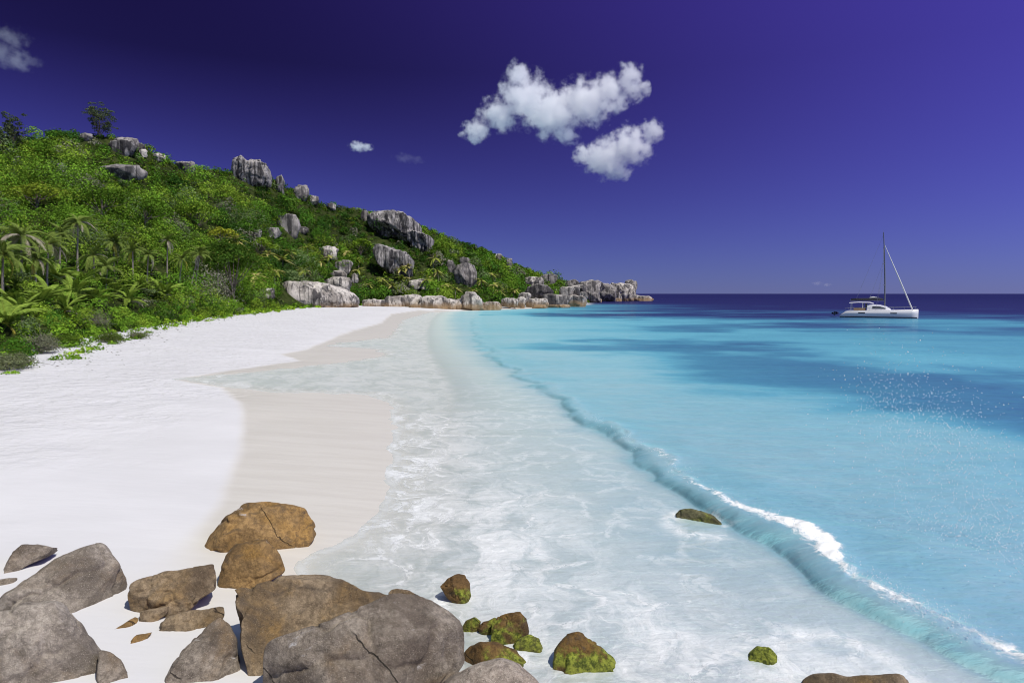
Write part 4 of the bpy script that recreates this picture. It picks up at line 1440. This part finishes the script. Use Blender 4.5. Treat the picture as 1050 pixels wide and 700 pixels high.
SPOTS = [(14, 322), (30, 296), (52, 314), (88, 296), (98, 312), (120, 302), (146, 300), (66, 322), (170, 308), (196, 309), (24, 336), (5, 300), (44, 280), (130, 284), (155, 282), (212, 306)]
for i, b in enumerate(SPOTS):
    palm(hill_at(*b), random.uniform(.4, 1.2), (0, 0), 'small young palm crowded among the bigger palms of the left grove', kind='young', n=9, extra=('grey', 'yellow') if i % 2 else ('grey',), size=random.uniform(.6, .9), seed=60 + i, group='smaller young palms of the left grove')


def crown_mesh_small(seed):
    g = np.random.default_rng(seed)
    parts, cols = [], []
    for i in range(15):
        az, el = i * 2.4 + g.uniform(-.3, .3), g.uniform(-.4, .9)
        d = np.array([math.cos(az) * math.cos(el), math.sin(az) * math.cos(el), math.sin(el)])
        sd = np.array([-math.sin(az), math.cos(az), 0])
        L = g.uniform(2.3, 3.3)
        t = np.linspace(0, 1, 6)
        cen = d * (L * t)[:, None] + np.array([0, 0, -1.0]) * (L * 0.45 * t ** 2)[:, None]
        w = 0.42 * np.sin(np.pi * (0.15 + .82 * t))
        V = np.concatenate([cen + sd * w[:, None] - np.array([0, 0, .25]) * w[:, None], cen, cen - sd * w[:, None] - np.array([0, 0, .25]) * w[:, None]])
        F = [[k, k + 1, 6 + k + 1, 6 + k] for k in range(5)] + [[6 + k, 6 + k + 1, 12 + k + 1, 12 + k] for k in range(5)]
        parts.append((V, np.array(F)))
        c = np.array((0.28, 0.33, 0.06) if g.random() < .7 else (0.45, 0.40, 0.14)) * g.uniform(.7, 1.2)
        cols.append(np.tile(c, (len(V), 1)))
    V, F = join_np(parts)
    me = np_mesh('crown', V, F, smooth=False)
    attr_col(me, 'Col', np.concatenate(cols))
    me.materials.append(M_LEAF)
    return me


CROWNS = [crown_mesh_small(i) for i in range(4)]
tv, tf = tube_np(np.array([(0, 0, -0.6), (0.05, 0, 1.2), (0.25, 0, 2.6), (0.6, 0, 4.0)]), [.2, .14, .12, .1], 6)
SMALL_TRUNK = np_mesh('trunk', tv, tf)
SMALL_TRUNK.materials.append(M_PALMBARK)
FARP = [(250, 288), (262, 297), (284, 288), (292, 278), (312, 286), (328, 276), (338, 268), (226, 282), (240, 275), (302, 268), (318, 262), (268, 282), (280, 268), (246, 262),
        (368, 282), (380, 296), (392, 289), (404, 296), (416, 290), (422, 281), (440, 292), (452, 284), (458, 296), (468, 301), (488, 300), (496, 292), (508, 298), (516, 303), (446, 272), (410, 281), (505, 284), (528, 300), (370, 268), (356, 262)]
for i, (a, b) in enumerate(FARP):
    p = hill_at(a, b + 4)
    right = a > 360
    lab = 'small coconut palm in the thicket along the far shore' if right else 'small yellow green coconut palm on the slope behind the middle of the beach'
    grp = 'small palms along the far shore' if right else 'small palms on the slope behind the beach'
    r = empty('coconut_palm', p, lab, 'palm tree', grp)
    r.rotation_euler = (0, 0, random.uniform(0, 6.28))
    s = random.uniform(1.0, 1.4)
    r.scale = (s, s, s * random.uniform(.8, 1.1))
    t_ = bpy.data.objects.new('trunk', SMALL_TRUNK)
    COL.objects.link(t_)
    t_.parent = r
    c_ = bpy.data.objects.new('crown', CROWNS[i % 4])
    COL.objects.link(c_)
    c_.parent = r
    c_.location = (0.6, 0, 4.0)


# ---- trees that stand out
def tree(base, height, spread, label, col, leaf, lobes=9, seed=0, name='broadleaf_tree', cat='tree', group=None, wisp=False, dens=1.2, trunk_r=0.25, low=0.35):
    g = np.random.default_rng(seed)
    root = empty(name, base, label, cat, group)
    parts, P, R, H = [], [], [], []
    t = np.linspace(0, 1, 6)
    lean = g.uniform(-.08, .08, 2) * height
    main = np.stack([lean[0] * t, lean[1] * t, -0.5 + (height * .7 + .5) * t], -1)
    parts.append(tube_np(main, trunk_r * (1 - .65 * t), 7))
    for i in range(lobes):
        az, rr = i * 2.4 + g.uniform(-.4, .4), math.sqrt((i + .5) / lobes) * spread
        hz = height * (low + (1 - low) * (0.95 - 0.55 * (rr / spread) ** 2) * g.uniform(.8, 1.05))
        if wisp:                              # upright fan of feathery branches
            u = g.uniform(.3, 1.0)
            hz = height * u
            rr = spread * (0.15 + 0.75 * u ** .7) * g.uniform(.35, 1.0) * (1.0 if u < .8 else .7)
        c = np.array([rr * math.cos(az) + lean[0], rr * math.sin(az) + lean[1], hz])
        s = main[int(g.integers(1, 4))]
        mid = (s + c) / 2 + np.array([0, 0, -.06 * height])
        parts.append(tube_np(np.array([s, mid, c]), [trunk_r * .42, trunk_r * .3, trunk_r * .12], 5))
        if wisp:
            for _ in range(5):
                P.append(c + g.normal(size=3) * spread * .16); R.append(spread * g.uniform(.10, .20)); H.append(spread * g.uniform(.06, .12))
        else:
            P.append(c - np.array([0, 0, spread * .15])); R.append(spread * g.uniform(.34, .52)); H.append(spread * g.uniform(.28, .42))
    V, F = join_np(parts)
    link('trunk', np_mesh('trunk', V, F), M_BARK, root)
    n = len(P)
    cc = np.array(col)[None, :] * g.uniform(.8, 1.2, (n, 1))
    me = leaf_mesh('crown', shrub_leaves(np.array(P), np.array(R), np.array(H), np.full(n, leaf), cc, dens=dens, cap=1500))
    link('crown', me, M_LEAF, root)
    return root


def tree_px(px, base_py, top_py, w, label, col, leaf=None, **kw):
    b = hill_at(px, base_py)
    sc = b[1] / FOC
    top = at(px, top_py, b[1])
    return tree(b - np.array([0, 0, .2]), top[2] - b[2], w * sc / 2, label, col, leaf or max(.2, b[1] * .0031), **kw)


tree_px(243, 308, 246, 56, 'large dark green round tree behind the beach with bare trunks showing beneath', (0.05, 0.105, 0.014), lobes=16, seed=3, dens=1.4, trunk_r=.3)
tree_px(103, 141, 107, 34, 'lone wispy dark tree standing up on the hilltop skyline', (0.085, 0.11, 0.055), lobes=26, seed=5, wisp=True, dens=.9, trunk_r=.16, low=.22, leaf=.34, name='casuarina_tree')
tree_px(16, 150, 121, 30, 'dark feathery tree on the skyline at the left edge', (0.08, 0.105, 0.05), lobes=20, seed=6, wisp=True, dens=1.3, trunk_r=.2, leaf=.5, name='casuarina_tree')
tree_px(-4, 152, 130, 24, 'second feathery tree cut by the left edge of the skyline', (0.08, 0.105, 0.05), lobes=18, seed=7, wisp=True, dens=1.3, trunk_r=.2, leaf=.5, name='casuarina_tree')
TR = [(105, 222, 192, 52, 'wide dark tree clump in the middle of the left slope above the palms', (0.065, 0.13, 0.014)),
      (150, 232, 205, 40, 'dark bushy tree on the left slope right of the wide dark clump', (0.07, 0.14, 0.015)),
      (40, 212, 188, 44, 'yellow green spreading tree on the left slope', (0.22, 0.29, 0.03)),
      (205, 232, 208, 36, 'mid green tree above the crossing palms', (0.11, 0.2, 0.018)),
      (178, 262, 240, 30, 'dark tree directly behind the slim shaggy palm', (0.065, 0.125, 0.014)),
      (270, 262, 244, 26, 'bright green tree left below the block shaped boulder', (0.17, 0.28, 0.025)),
      (320, 292, 268, 24, 'dark green tree left of the two pale boulders', (0.075, 0.14, 0.015)),
      (228, 250, 232, 26, 'yellow leaved tree up the slope from the dark round tree', (0.29, 0.32, 0.03)),
      (372, 262, 244, 22, 'bright green tree left of the wide fluted boulder', (0.15, 0.25, 0.022)),
      (450, 268, 252, 22, 'dark green tree right of the fluted buttress', (0.075, 0.14, 0.015))]
for i, (px, b, t, w, label, c) in enumerate(TR):
    tree_px(px, b, t, w, label, c, lobes=10, seed=40 + i, dens=1.0, group='trees that stand out on the hillside')


# ---- bushes one can point to along the sand
def bush(px, py, r, h, label, col, leaf, seed=0, twigs=0.0, dens=1.2):
    g = np.random.default_rng(seed)
    b = onsand(px, py)
    root = empty('beach_bush', b, label, 'bush', 'bushes at the top of the beach')
    parts = []
    for i in range(26 if twigs else 9):
        az, el = g.uniform(0, 6.28), g.uniform(.35, 1.5)
        L = g.uniform(.7, 1.05)
        e = np.array([math.cos(az) * math.cos(el) * r * L, math.sin(az) * math.cos(el) * r * L, math.sin(el) * h * L])
        m_ = e * .5 + g.normal(size=3) * .08 * r
        parts.append(tube_np(np.array([(0, 0, -.1), m_, e]), [.03, .022, .008], 4))
        if twigs:
            for _ in range(7):
                s = m_ + (e - m_) * g.random()
                parts.append(tube_np(np.array([s, s + g.normal(size=3) * .22 * r]), [.014, .005], 3))
    V, F = join_np(parts)
    link('stems', np_mesh('stems', V, F), M_TWIG, root)
    n = 7
    a = g.uniform(0, 6.28, n)
    q = np.sqrt(g.random(n)) * r * .6
    P = np.stack([np.cos(a) * q, np.sin(a) * q, np.full(n, h * .25)], -1)
    me = leaf_mesh('foliage', shrub_leaves(P, np.full(n, r * .5), np.full(n, h * .7), np.full(n, leaf), np.tile(np.array(col), (n, 1)) * g.uniform(.85, 1.15, (n, 1)), dens=dens, cap=700))
    link('foliage', me, M_LEAF, root)
    return root


bush(95, 340, 1.9, 2.3, 'bare grey twiggy bush in front of the young palms', (0.22, 0.20, 0.15), .09, 1, twigs=1, dens=.25)
bush(42, 362, 1.4, 1.3, 'grey green bush at the sand edge below the bare twiggy one', (0.17, 0.18, 0.11), .10, 2, twigs=1, dens=.9)
bush(8, 379, 1.5, 0.9, 'grey green creeping bush at the left edge of the beach', (0.15, 0.17, 0.085), .10, 3, dens=1.1)
bush(112, 351, 1.3, 0.8, 'low dark leaved bush pushing out onto the sand', (0.09, 0.13, 0.03), .11, 4)
bush(75, 355, 1.2, 1.0, 'bright green glossy bush between the grey green bush and the low dark one', (0.10, 0.17, 0.02), .12, 5)
bush(142, 347, 1.1, .6, 'small sprawling bush with bare twigs at the tip of the green spit on the sand', (0.10, 0.14, 0.035), .12, 6, twigs=1, dens=.8)


# ------------------------------------------------------------------ the catamaran
M_HULL = plain('white gelcoat', (0.78, 0.78, 0.77), 0.25, spec=0.5, noise=0.03)
M_DECKDK = plain('dark glass', (0.02, 0.022, 0.028), 0.1, spec=0.6)
M_SPAR = plain('grey spar', (0.16, 0.16, 0.17), 0.4, spec=0.4)
M_SAIL = plain('white sailcloth', (0.75, 0.74, 0.70), 0.8, spec=0.1)
M_COVER = plain('dark sail cover', (0.05, 0.05, 0.06), 0.8, spec=0.1)
M_TAN = plain('tan cushions', (0.36, 0.25, 0.15), 0.8, spec=0.1)
M_WIRE = plain('steel wire', (0.45, 0.45, 0.46), 0.35, metal=0.6)
M_NAVY = plain('navy rubber', (0.025, 0.03, 0.09), 0.6)


def loft(sections):
    """closed cross sections (k,3) joined end to end with caps"""
    S = [np.asarray(s, float) for s in sections]
    k = len(S[0])
    V = np.concatenate(S)
    F = [[i * k + a, i * k + (a + 1) % k, (i + 1) * k + (a + 1) % k, (i + 1) * k + a] for i in range(len(S) - 1) for a in range(k)]
    bm = bmesh.new()
    vs = [bm.verts.new(v) for v in V]
    for f in F:
        bm.faces.new([vs[q] for q in f])
    bm.faces.new(vs[:k][::-1])
    bm.faces.new(vs[-k:])
    bmesh.ops.recalc_face_normals(bm, faces=bm.faces)
    return bm


def bm_link(name, bm, mat, parent, smooth=True, bevel=0.0):
    if bevel:
        bmesh.ops.bevel(bm, geom=[e for e in bm.edges if e.is_manifold and e.calc_face_angle(0) > .5], offset=bevel, segments=2, affect='EDGES')
    me = bpy.data.meshes.new(name)
    bm.to_mesh(me)
    bm.free()
    for p in me.polygons:
        p.use_smooth = smooth
    return link(name, me, mat, parent)


def box_bm(x0, x1, y0, y1, z0, z1):
    bm = bmesh.new()
    bmesh.ops.create_cube(bm, size=1.0, matrix=Matrix.Translation(((x0 + x1) / 2, (y0 + y1) / 2, (z0 + z1) / 2)) @ Matrix.Diagonal((x1 - x0, y1 - y0, z1 - z0, 1)))
    return bm


def tube_link(name, path, r, mat, parent, sides=6):
    V, F = tube_np(path, r if isinstance(r, (list, tuple)) else [r] * len(path), sides)
    return link(name, np_mesh(name, V, F), mat, parent)


def build_boat():
    base = flat(901.0, 325.2, 0.0)
    root = empty('catamaran', (base[0], base[1], 0.0), 'white sailing catamaran at anchor with bare mast and furled sail on the blue water', 'sailboat')
    root.rotation_euler = (0, 0, math.radians(-30))            # square to the line of sight, bow to the right
    root.scale = (0.93, 0.93, 0.98)

    def hull(y, name='hull'):
        secs = []
        for x, hw, zt, zb in ((-8.6, .62, .55, -.2), (-8.0, .78, .9, -.35), (-7.2, .85, 1.45, -.5), (-4, .95, 1.55, -.6), (0, .95, 1.6, -.65), (4, .82, 1.72, -.6), (7, .45, 1.85, -.45), (8.5, .10, 1.95, -.25)):
            secs.append([(x, y - hw, zt), (x, y - hw * 1.0, zt * .55), (x, y - hw * .8, .0), (x, y - hw * .3, zb), (x, y + hw * .3, zb), (x, y + hw * .8, 0), (x, y + hw, zt * .55), (x, y + hw, zt)])
        h = bm_link(name, loft(secs), M_HULL, root)
        sgn = -1
        for x0, x1 in ((-4.4, -2.9), (2.6, 4.0)):
            for s_ in (-1, 1):
                wv = lambda xx: np.interp(xx, [-4, 0, 4], [.95, .95, .82])
                yy = y + s_ * (wv((x0 + x1) / 2) + .012)
                bm_link('window', box_bm(x0, x1, yy - .03, yy + .03, .98, 1.22), M_DECKDK, h, smooth=False)
        bm_link('bottom_paint', loft([[(x, y - hw, .22), (x, y - hw * .96, .02), (x, y + hw * .96, .02), (x, y + hw, .22)] for x, hw in ((-8.5, .66), (-7, .86), (-4, .94), (0, .94), (4, .815), (7, .46), (8.3, .17))]), M_DECKDK, h, smooth=False)
    hull(-3.4)
    hull(3.4)
    bm_link('bridge_deck', box_bm(-6.8, 3.2, -2.7, 2.7, .85, 1.5), M_HULL, root, False, .06)
    deck = loft([[(-7, -4.2, 1.45), (-7, 4.2, 1.45), (-7, 4.2, 1.58), (-7, -4.2, 1.58)], [(0, -4.2, 1.58), (0, 4.2, 1.58), (0, 4.2, 1.72), (0, -4.2, 1.72)], [(3.3, -4.1, 1.66), (3.3, 4.1, 1.66), (3.3, 4.1, 1.78), (3.3, -4.1, 1.78)]])
    bm_link('deck', deck, M_HULL, root, False)
    net = box_bm(3.3, 7.0, -3.0, 3.0, 1.62, 1.66)
    bm_link('trampoline', net, M_SAIL, root, False)
    tube_link('crossbeam', [(7.3, -3.4, 1.75), (7.3, 3.4, 1.75)], .10, M_SPAR, root)
    cab = loft([[(x, -w, zb), (x, -w * .93, (zb + zt) / 2), (x, -w * .82, zt), (x, w * .82, zt), (x, w * .93, (zb + zt) / 2), (x, w, zb)] for x, w, zb, zt in
                ((-2.6, 2.7, 1.5, 2.98), (-1.5, 2.75, 1.5, 3.05), (.2, 2.6, 1.55, 2.95), (1.6, 2.35, 1.6, 2.6), (2.6, 2.0, 1.62, 1.95))])
    c = bm_link('cabin', cab, M_HULL, root, False, .08)
    for s_ in (-1, 1):
        bm_link('window', loft([[(x, s_ * (w + .02), zl), (x, s_ * (w * .9 + .03), zu), (x, s_ * (w * .9 - .05), zu), (x, s_ * (w - .06), zl)] for x, w, zl, zu in ((-1.4, 2.66, 2.1, 2.62), (.3, 2.52, 2.1, 2.58), (1.5, 2.28, 2.05, 2.3))]), M_DECKDK, c, False)
    top = loft([[(x, -w, z), (x, -w * .7, z + .16), (x, w * .7, z + .16), (x, w, z)] for x, w, z in ((-6.6, 2.3, 3.35), (-4.5, 2.5, 3.5), (-2.0, 2.4, 3.45), (-1.2, 2.0, 3.2))])
    bm_link('hardtop', top, M_HULL, root, False)
    for x, y in ((-6.2, -2.1), (-6.2, 2.1), (-3.6, -2.3), (-3.6, 2.3)):
        tube_link('pillar', [(x, y, 1.5), (x, y, 3.5)], .07, M_HULL, root)
    bm_link('seat', box_bm(-5.6, -3.0, -2.4, -1.5, 1.6, 2.25), M_TAN, root, False, .08)
    bm_link('seat', box_bm(-5.6, -3.0, 1.5, 2.4, 1.6, 2.25), M_TAN, root, False, .08)
    bm_link('helm_console', box_bm(-3.0, -2.55, -2.2, -1.2, 2.3, 3.3), M_DECKDK, root, False, .05)
    mast = tube_link('mast', [(1.25, 0, 1.9), (1.1, 0, 8), (.75, 0, 15), (.38, 0, 20.0)], [.17, .17, .15, .10], M_SPAR, root, 8)
    for z, xx in ((7.6, 1.1), (12.6, .87)):
        tube_link('spreader', [(xx - .35, -1.5, z + .1), (xx, 0, z), (xx - .35, 1.5, z + .1)], .05, M_WIRE, mast)
    tube_link('masthead', [(.38, 0, 20.0), (.38, 0, 20.6)], .02, M_WIRE, mast)
    tube_link('boom', [(1.0, 0, 4.05), (-6.6, 0, 4.0)], .12, M_SPAR, root)
    bag = loft([[(x, -w, 4.12), (x, -w * .8, 4.12 + h * .7), (x, 0, 4.12 + h), (x, w * .8, 4.12 + h * .7), (x, w, 4.12)] for x, w, h in ((.8, .22, .42), (-1, .3, .55), (-3, .28, .42), (-5, .2, .4), (-6.4, .12, .25))])
    bm_link('sail_cover', bag, M_COVER, root)
    tube_link('folded_sail', [(-.6, 0, 4.68), (-1.4, 0, 4.76), (-2.2, 0, 4.6)], [.1, .2, .1], M_SAIL, root)
    tube_link('furled_jib', [(7.2, 0, 2.0), (4.2, 0, 9.0), (.75, 0, 17.0)], [.16, .15, .06], M_SAIL, root)
    tube_link('forestay', [(7.3, 0, 1.8), (7.2, 0, 2.0)], .05, M_WIRE, root)
    for y in (-4.1, 4.1):
        tube_link('shroud', [(-.6, y, 1.7), (.55, y * .37, 12.7), (.5, 0, 16.5)], .022, M_WIRE, root, 4)
    for s_ in (-1, 1):
        tube_link('topping_lift', [(-5.2, s_ * .2, 4.3), (.42, 0, 19.5)], .016, M_WIRE, root, 4)
        tube_link('lazy_jack', [(-2.2, s_ * .25, 4.4), (.7, 0, 13.5)], .016, M_WIRE, root, 4)
        rail = [(-7.4, s_ * 4.2, 2.15), (-2, s_ * 4.2, 2.25), (4, s_ * 4.1, 2.4), (8.1, s_ * 3.5, 2.55)]
        rl = tube_link('railing', rail, .025, M_WIRE, root, 4)
        for x, y, z0, z1 in ((-7.2, 4.2, 1.4, 2.15), (-4.5, 4.2, 1.5, 2.2), (-2, 4.2, 1.6, 2.25), (.6, 4.17, 1.6, 2.3), (3.2, 4.1, 1.7, 2.38), (5.6, 3.85, 1.75, 2.45), (7.9, 3.52, 1.85, 2.54)):
            tube_link('stanchion', [(x, s_ * y, z0), (x, s_ * y, z1)], .02, M_WIRE, rl, 4)
    # dinghy hung at the stern
    a = math.radians(-30)
    dx = -9.1
    dg = empty('dinghy', (base[0] + dx * math.cos(a), base[1] + dx * math.sin(a), .75), 'small navy dinghy with outboard hanging behind the catamaran stern', 'dinghy')
    dg.rotation_euler = (0, 0, a)
    tube_link('tube', [(.35, -1.5, 0.1), (.4, .8, .12), (.1, 1.6, .25), (-.4, 1.6, .25), (-.7, .8, .12), (-.65, -1.5, .1)], [.2, .22, .2, .2, .22, .2], M_NAVY, dg, 8)
    bm_link('floor', box_bm(-.6, .3, -1.4, 1.2, -.12, .02), M_NAVY, dg, False)
    bm_link('outboard', box_bm(-.35, .05, -1.95, -1.5, -.35, .55), M_DECKDK, dg, False, .08)


build_boat()


# ------------------------------------------------------------------ spray thrown up by the waves
def build_spray():
    base, _ = unit_sphere(1)
    bm = bmesh.new()
    bmesh.ops.create_icosphere(bm, subdivisions=1, radius=1)
    B = np.array([v.co[:] for v in bm.verts])
    BF = np.array([[v.index for v in f.verts] for f in bm.faces])
    bm.free()
    g = np.random.default_rng(5)
    C, S = [], []
    # the tall plume of drops at the right
    axis = [(1075, 640, 13.0), (1035, 560, 14.0), (985, 490, 15.0), (945, 440, 15.5), (915, 395, 16.0)]
    for _ in range(3200):
        u = g.random() ** 1.1 * 3.999
        i = int(u)
        f = u - i
        a, b = axis[i], axis[i + 1]
        sp = (62, 55, 46, 38, 26)[i]
        p = at(a[0] + (b[0] - a[0]) * f, a[1] + (b[1] - a[1]) * f, a[2] + (b[2] - a[2]) * f)
        C.append(p + g.normal(size=3) * np.array([sp / 55, .9, sp / 62]))
        S.append(0.007 + 0.009 * g.random() ** 4)
    # drops flung from the crest
    T = np.array(TROUGH)
    for _ in range(3500):
        k = g.integers(7, 15)
        f = g.random()
        if vnoise(np.array([[(k + f) * 2.3, 0.5, 0.5]]), 17)[0] < g.uniform(.3, .75):
            C.append(C[-1] + g.normal(size=3) * .01)
            S.append(.003)
            continue
        p = T[k] * (1 - f) + T[k + 1] * f
        d = T[k + 1] - T[k]
        nrm = np.array([-d[1], d[0]]) / np.hypot(*d)
        A = float(wave_amp(np.array([p[1]]))[0])
        p = p + nrm * (0.40 + 1.15 * A + g.normal() * .16)
        C.append(np.array([p[0], p[1], 0.0 + abs(g.normal()) * .10]))
        S.append(0.003 + 0.008 * g.random() ** 4)
    C, S = np.array(C), np.array(S)
    top = sea_fields(C[:3200, 0], C[:3200, 1])['z']
    C[:3200, 2] = np.maximum(C[:3200, 2], top + 0.10 + 0.5 * g.random(len(top)))
    C[3200:, 2] += sea_fields(C[3200:, 0], C[3200:, 1])['z']
    V = (C[:, None, :] + B[None] * S[:, None, None]).reshape(-1, 3)
    F = (BF[None] + (np.arange(len(C)) * len(B))[:, None, None]).reshape(-1, 3)
    m = NT('water drops')
    b = m.n('BsdfPrincipled', Base_Color=(0.85, 0.88, 0.9), Roughness=0.15)
    o = link('sea_spray', np_mesh('sea_spray', V, F), m.done(b.outputs[0]))
    tag(o, 'white drops of spray flying above the breaking wave', 'spray', kind='stuff')


build_spray()


# ------------------------------------------------------------------ clouds
def cloud(puffs, Y, label, dens=0.055, nscale=1.0, seed=0, wisp=1.35):
    """puffs = (px, py, radius px, squash); a body of fog with a ragged noise edge"""
    k = Y / FOC
    pts = []
    for px, py, r, sq in puffs:
        pts.append((at(px, py, Y), r * k, r * k * sq))
    cen = sum(p[0] for p in pts) / len(pts)
    bm = bmesh.new()
    for p, r, rz in pts:
        M = Matrix.Translation(Vector(p - cen)) @ Matrix.Diagonal((r * 1.35, r * 1.15, rz * 1.35, 1))
        bmesh.ops.create_icosphere(bm, subdivisions=2, radius=1.0, matrix=M)
    me0 = bpy.data.meshes.new('hull')
    bm.to_mesh(me0)
    bm.free()
    tmp = bpy.data.objects.new('tmp', me0)
    COL.objects.link(tmp)
    md = tmp.modifiers.new('r', 'REMESH')
    md.mode = 'VOXEL'
    md.voxel_size = max(p[1] for p in pts) * 0.16
    ev = tmp.evaluated_get(bpy.context.evaluated_depsgraph_get())
    me = bpy.data.meshes.new_from_object(ev)
    bpy.data.objects.remove(tmp)
    me.name = 'cloud'
    m = NT('cloud vapour')
    tc = m.obj()
    R0 = sum(p[1] for p in pts) / len(pts)
    warp = m.n('TexNoise', Scale=1.0 / R0 * 1.3 * nscale, Detail=3.0)
    m.t.links.new(tc, warp.inputs['Vector'])
    vm = m.n('VectorMath', operation='MULTIPLY_ADD')
    m.t.links.new(warp.outputs['Color'], vm.inputs[0])
    vm.inputs[1].default_value = (R0 * .9,) * 3
    m.t.links.new(tc, vm.inputs[2])
    sh = m.n('VectorMath', operation='SUBTRACT')
    m.t.links.new(vm.outputs[0], sh.inputs[0])
    sh.inputs[1].default_value = (R0 * .45,) * 3
    wp = sh.outputs[0]
    best = None
    for p, r, rz in pts:
        q = p - cen
        a = m.n('VectorMath', operation='SUBTRACT')
        m.t.links.new(wp, a.inputs[0])
        a.inputs[1].default_value = tuple(float(v) for v in q)
        s = m.n('VectorMath', operation='MULTIPLY')
        m.t.links.new(a.outputs[0], s.inputs[0])
        s.inputs[1].default_value = (1 / r, 1 / (r * .9), 1 / rz)
        l = m.n('VectorMath', operation='LENGTH')
        m.t.links.new(s.outputs[0], l.inputs[0])
        d = l.outputs['Value']
        best = d if best is None else m.math('SMOOTH_MIN', best, d, 0.25)
    nz = m.noise(tc, 1.0 / R0 * 1.9 * nscale, 9, 0.66)
    body = m.math('SUBTRACT', 1.0, best)
    val = m.math('ADD', body, m.math('MULTIPLY', m.math('SUBTRACT', nz, 0.5), wisp * 2.2))
    dn = m.math('MULTIPLY', m.math('POWER', m.step(val, -0.05, 0.7), 1.6), dens)
    dn = m.math('MULTIPLY', dn, m.step(best, 1.32, 1.05))
    vol = m.n('VolumePrincipled', Color=(1.0, 1.0, 1.0), Density=dn, Anisotropy=0.0)
    m.t.links.new(vol.outputs[0], m.out.inputs['Volume'])
    o = link('cloud', me, m.m, loc=cen)
    tag(o, label, 'cloud', 'clouds in the sky')
    return o


cloud([(488, 135, 16, .7), (512, 118, 22, .8), (538, 100, 26, 1.0), (532, 75, 13, 1.0), (565, 115, 32, .8), (600, 105, 30, .8), (625, 95, 24, .8), (645, 80, 16, .9), (652, 92, 13, 1.0), (580, 140, 14, .7)], 1900,
      'large ragged white cloud, upper left of the two in the blue sky', seed=1)
cloud([(620, 162, 26, .75), (645, 150, 26, .8), (668, 135, 14, .9), (635, 178, 13, .7), (598, 160, 12, .8)], 1850, 'compact white cloud just below right of the large ragged one', seed=2)
cloud([(367, 150, 9, .6), (376, 151, 7, .6)], 2100, 'tiny white puff of cloud over the hill slope', dens=.05, seed=3)
cloud([(8, 38, 20, .5), (20, 62, 22, .4), (-6, 52, 22, .5)], 2000, 'faint wisp of cloud at the upper left edge of the sky', dens=.0035, seed=4)
cloud([(838, 290.5, 6, .35), (848, 292, 5, .3)], 5000, 'tiny low cloud above the horizon left of the catamaran', dens=.006, seed=5)
cloud([(415, 162, 12, .4), (428, 164, 9, .4)], 2100, 'faint streak of cloud right of the tiny puff', dens=.002, seed=6)
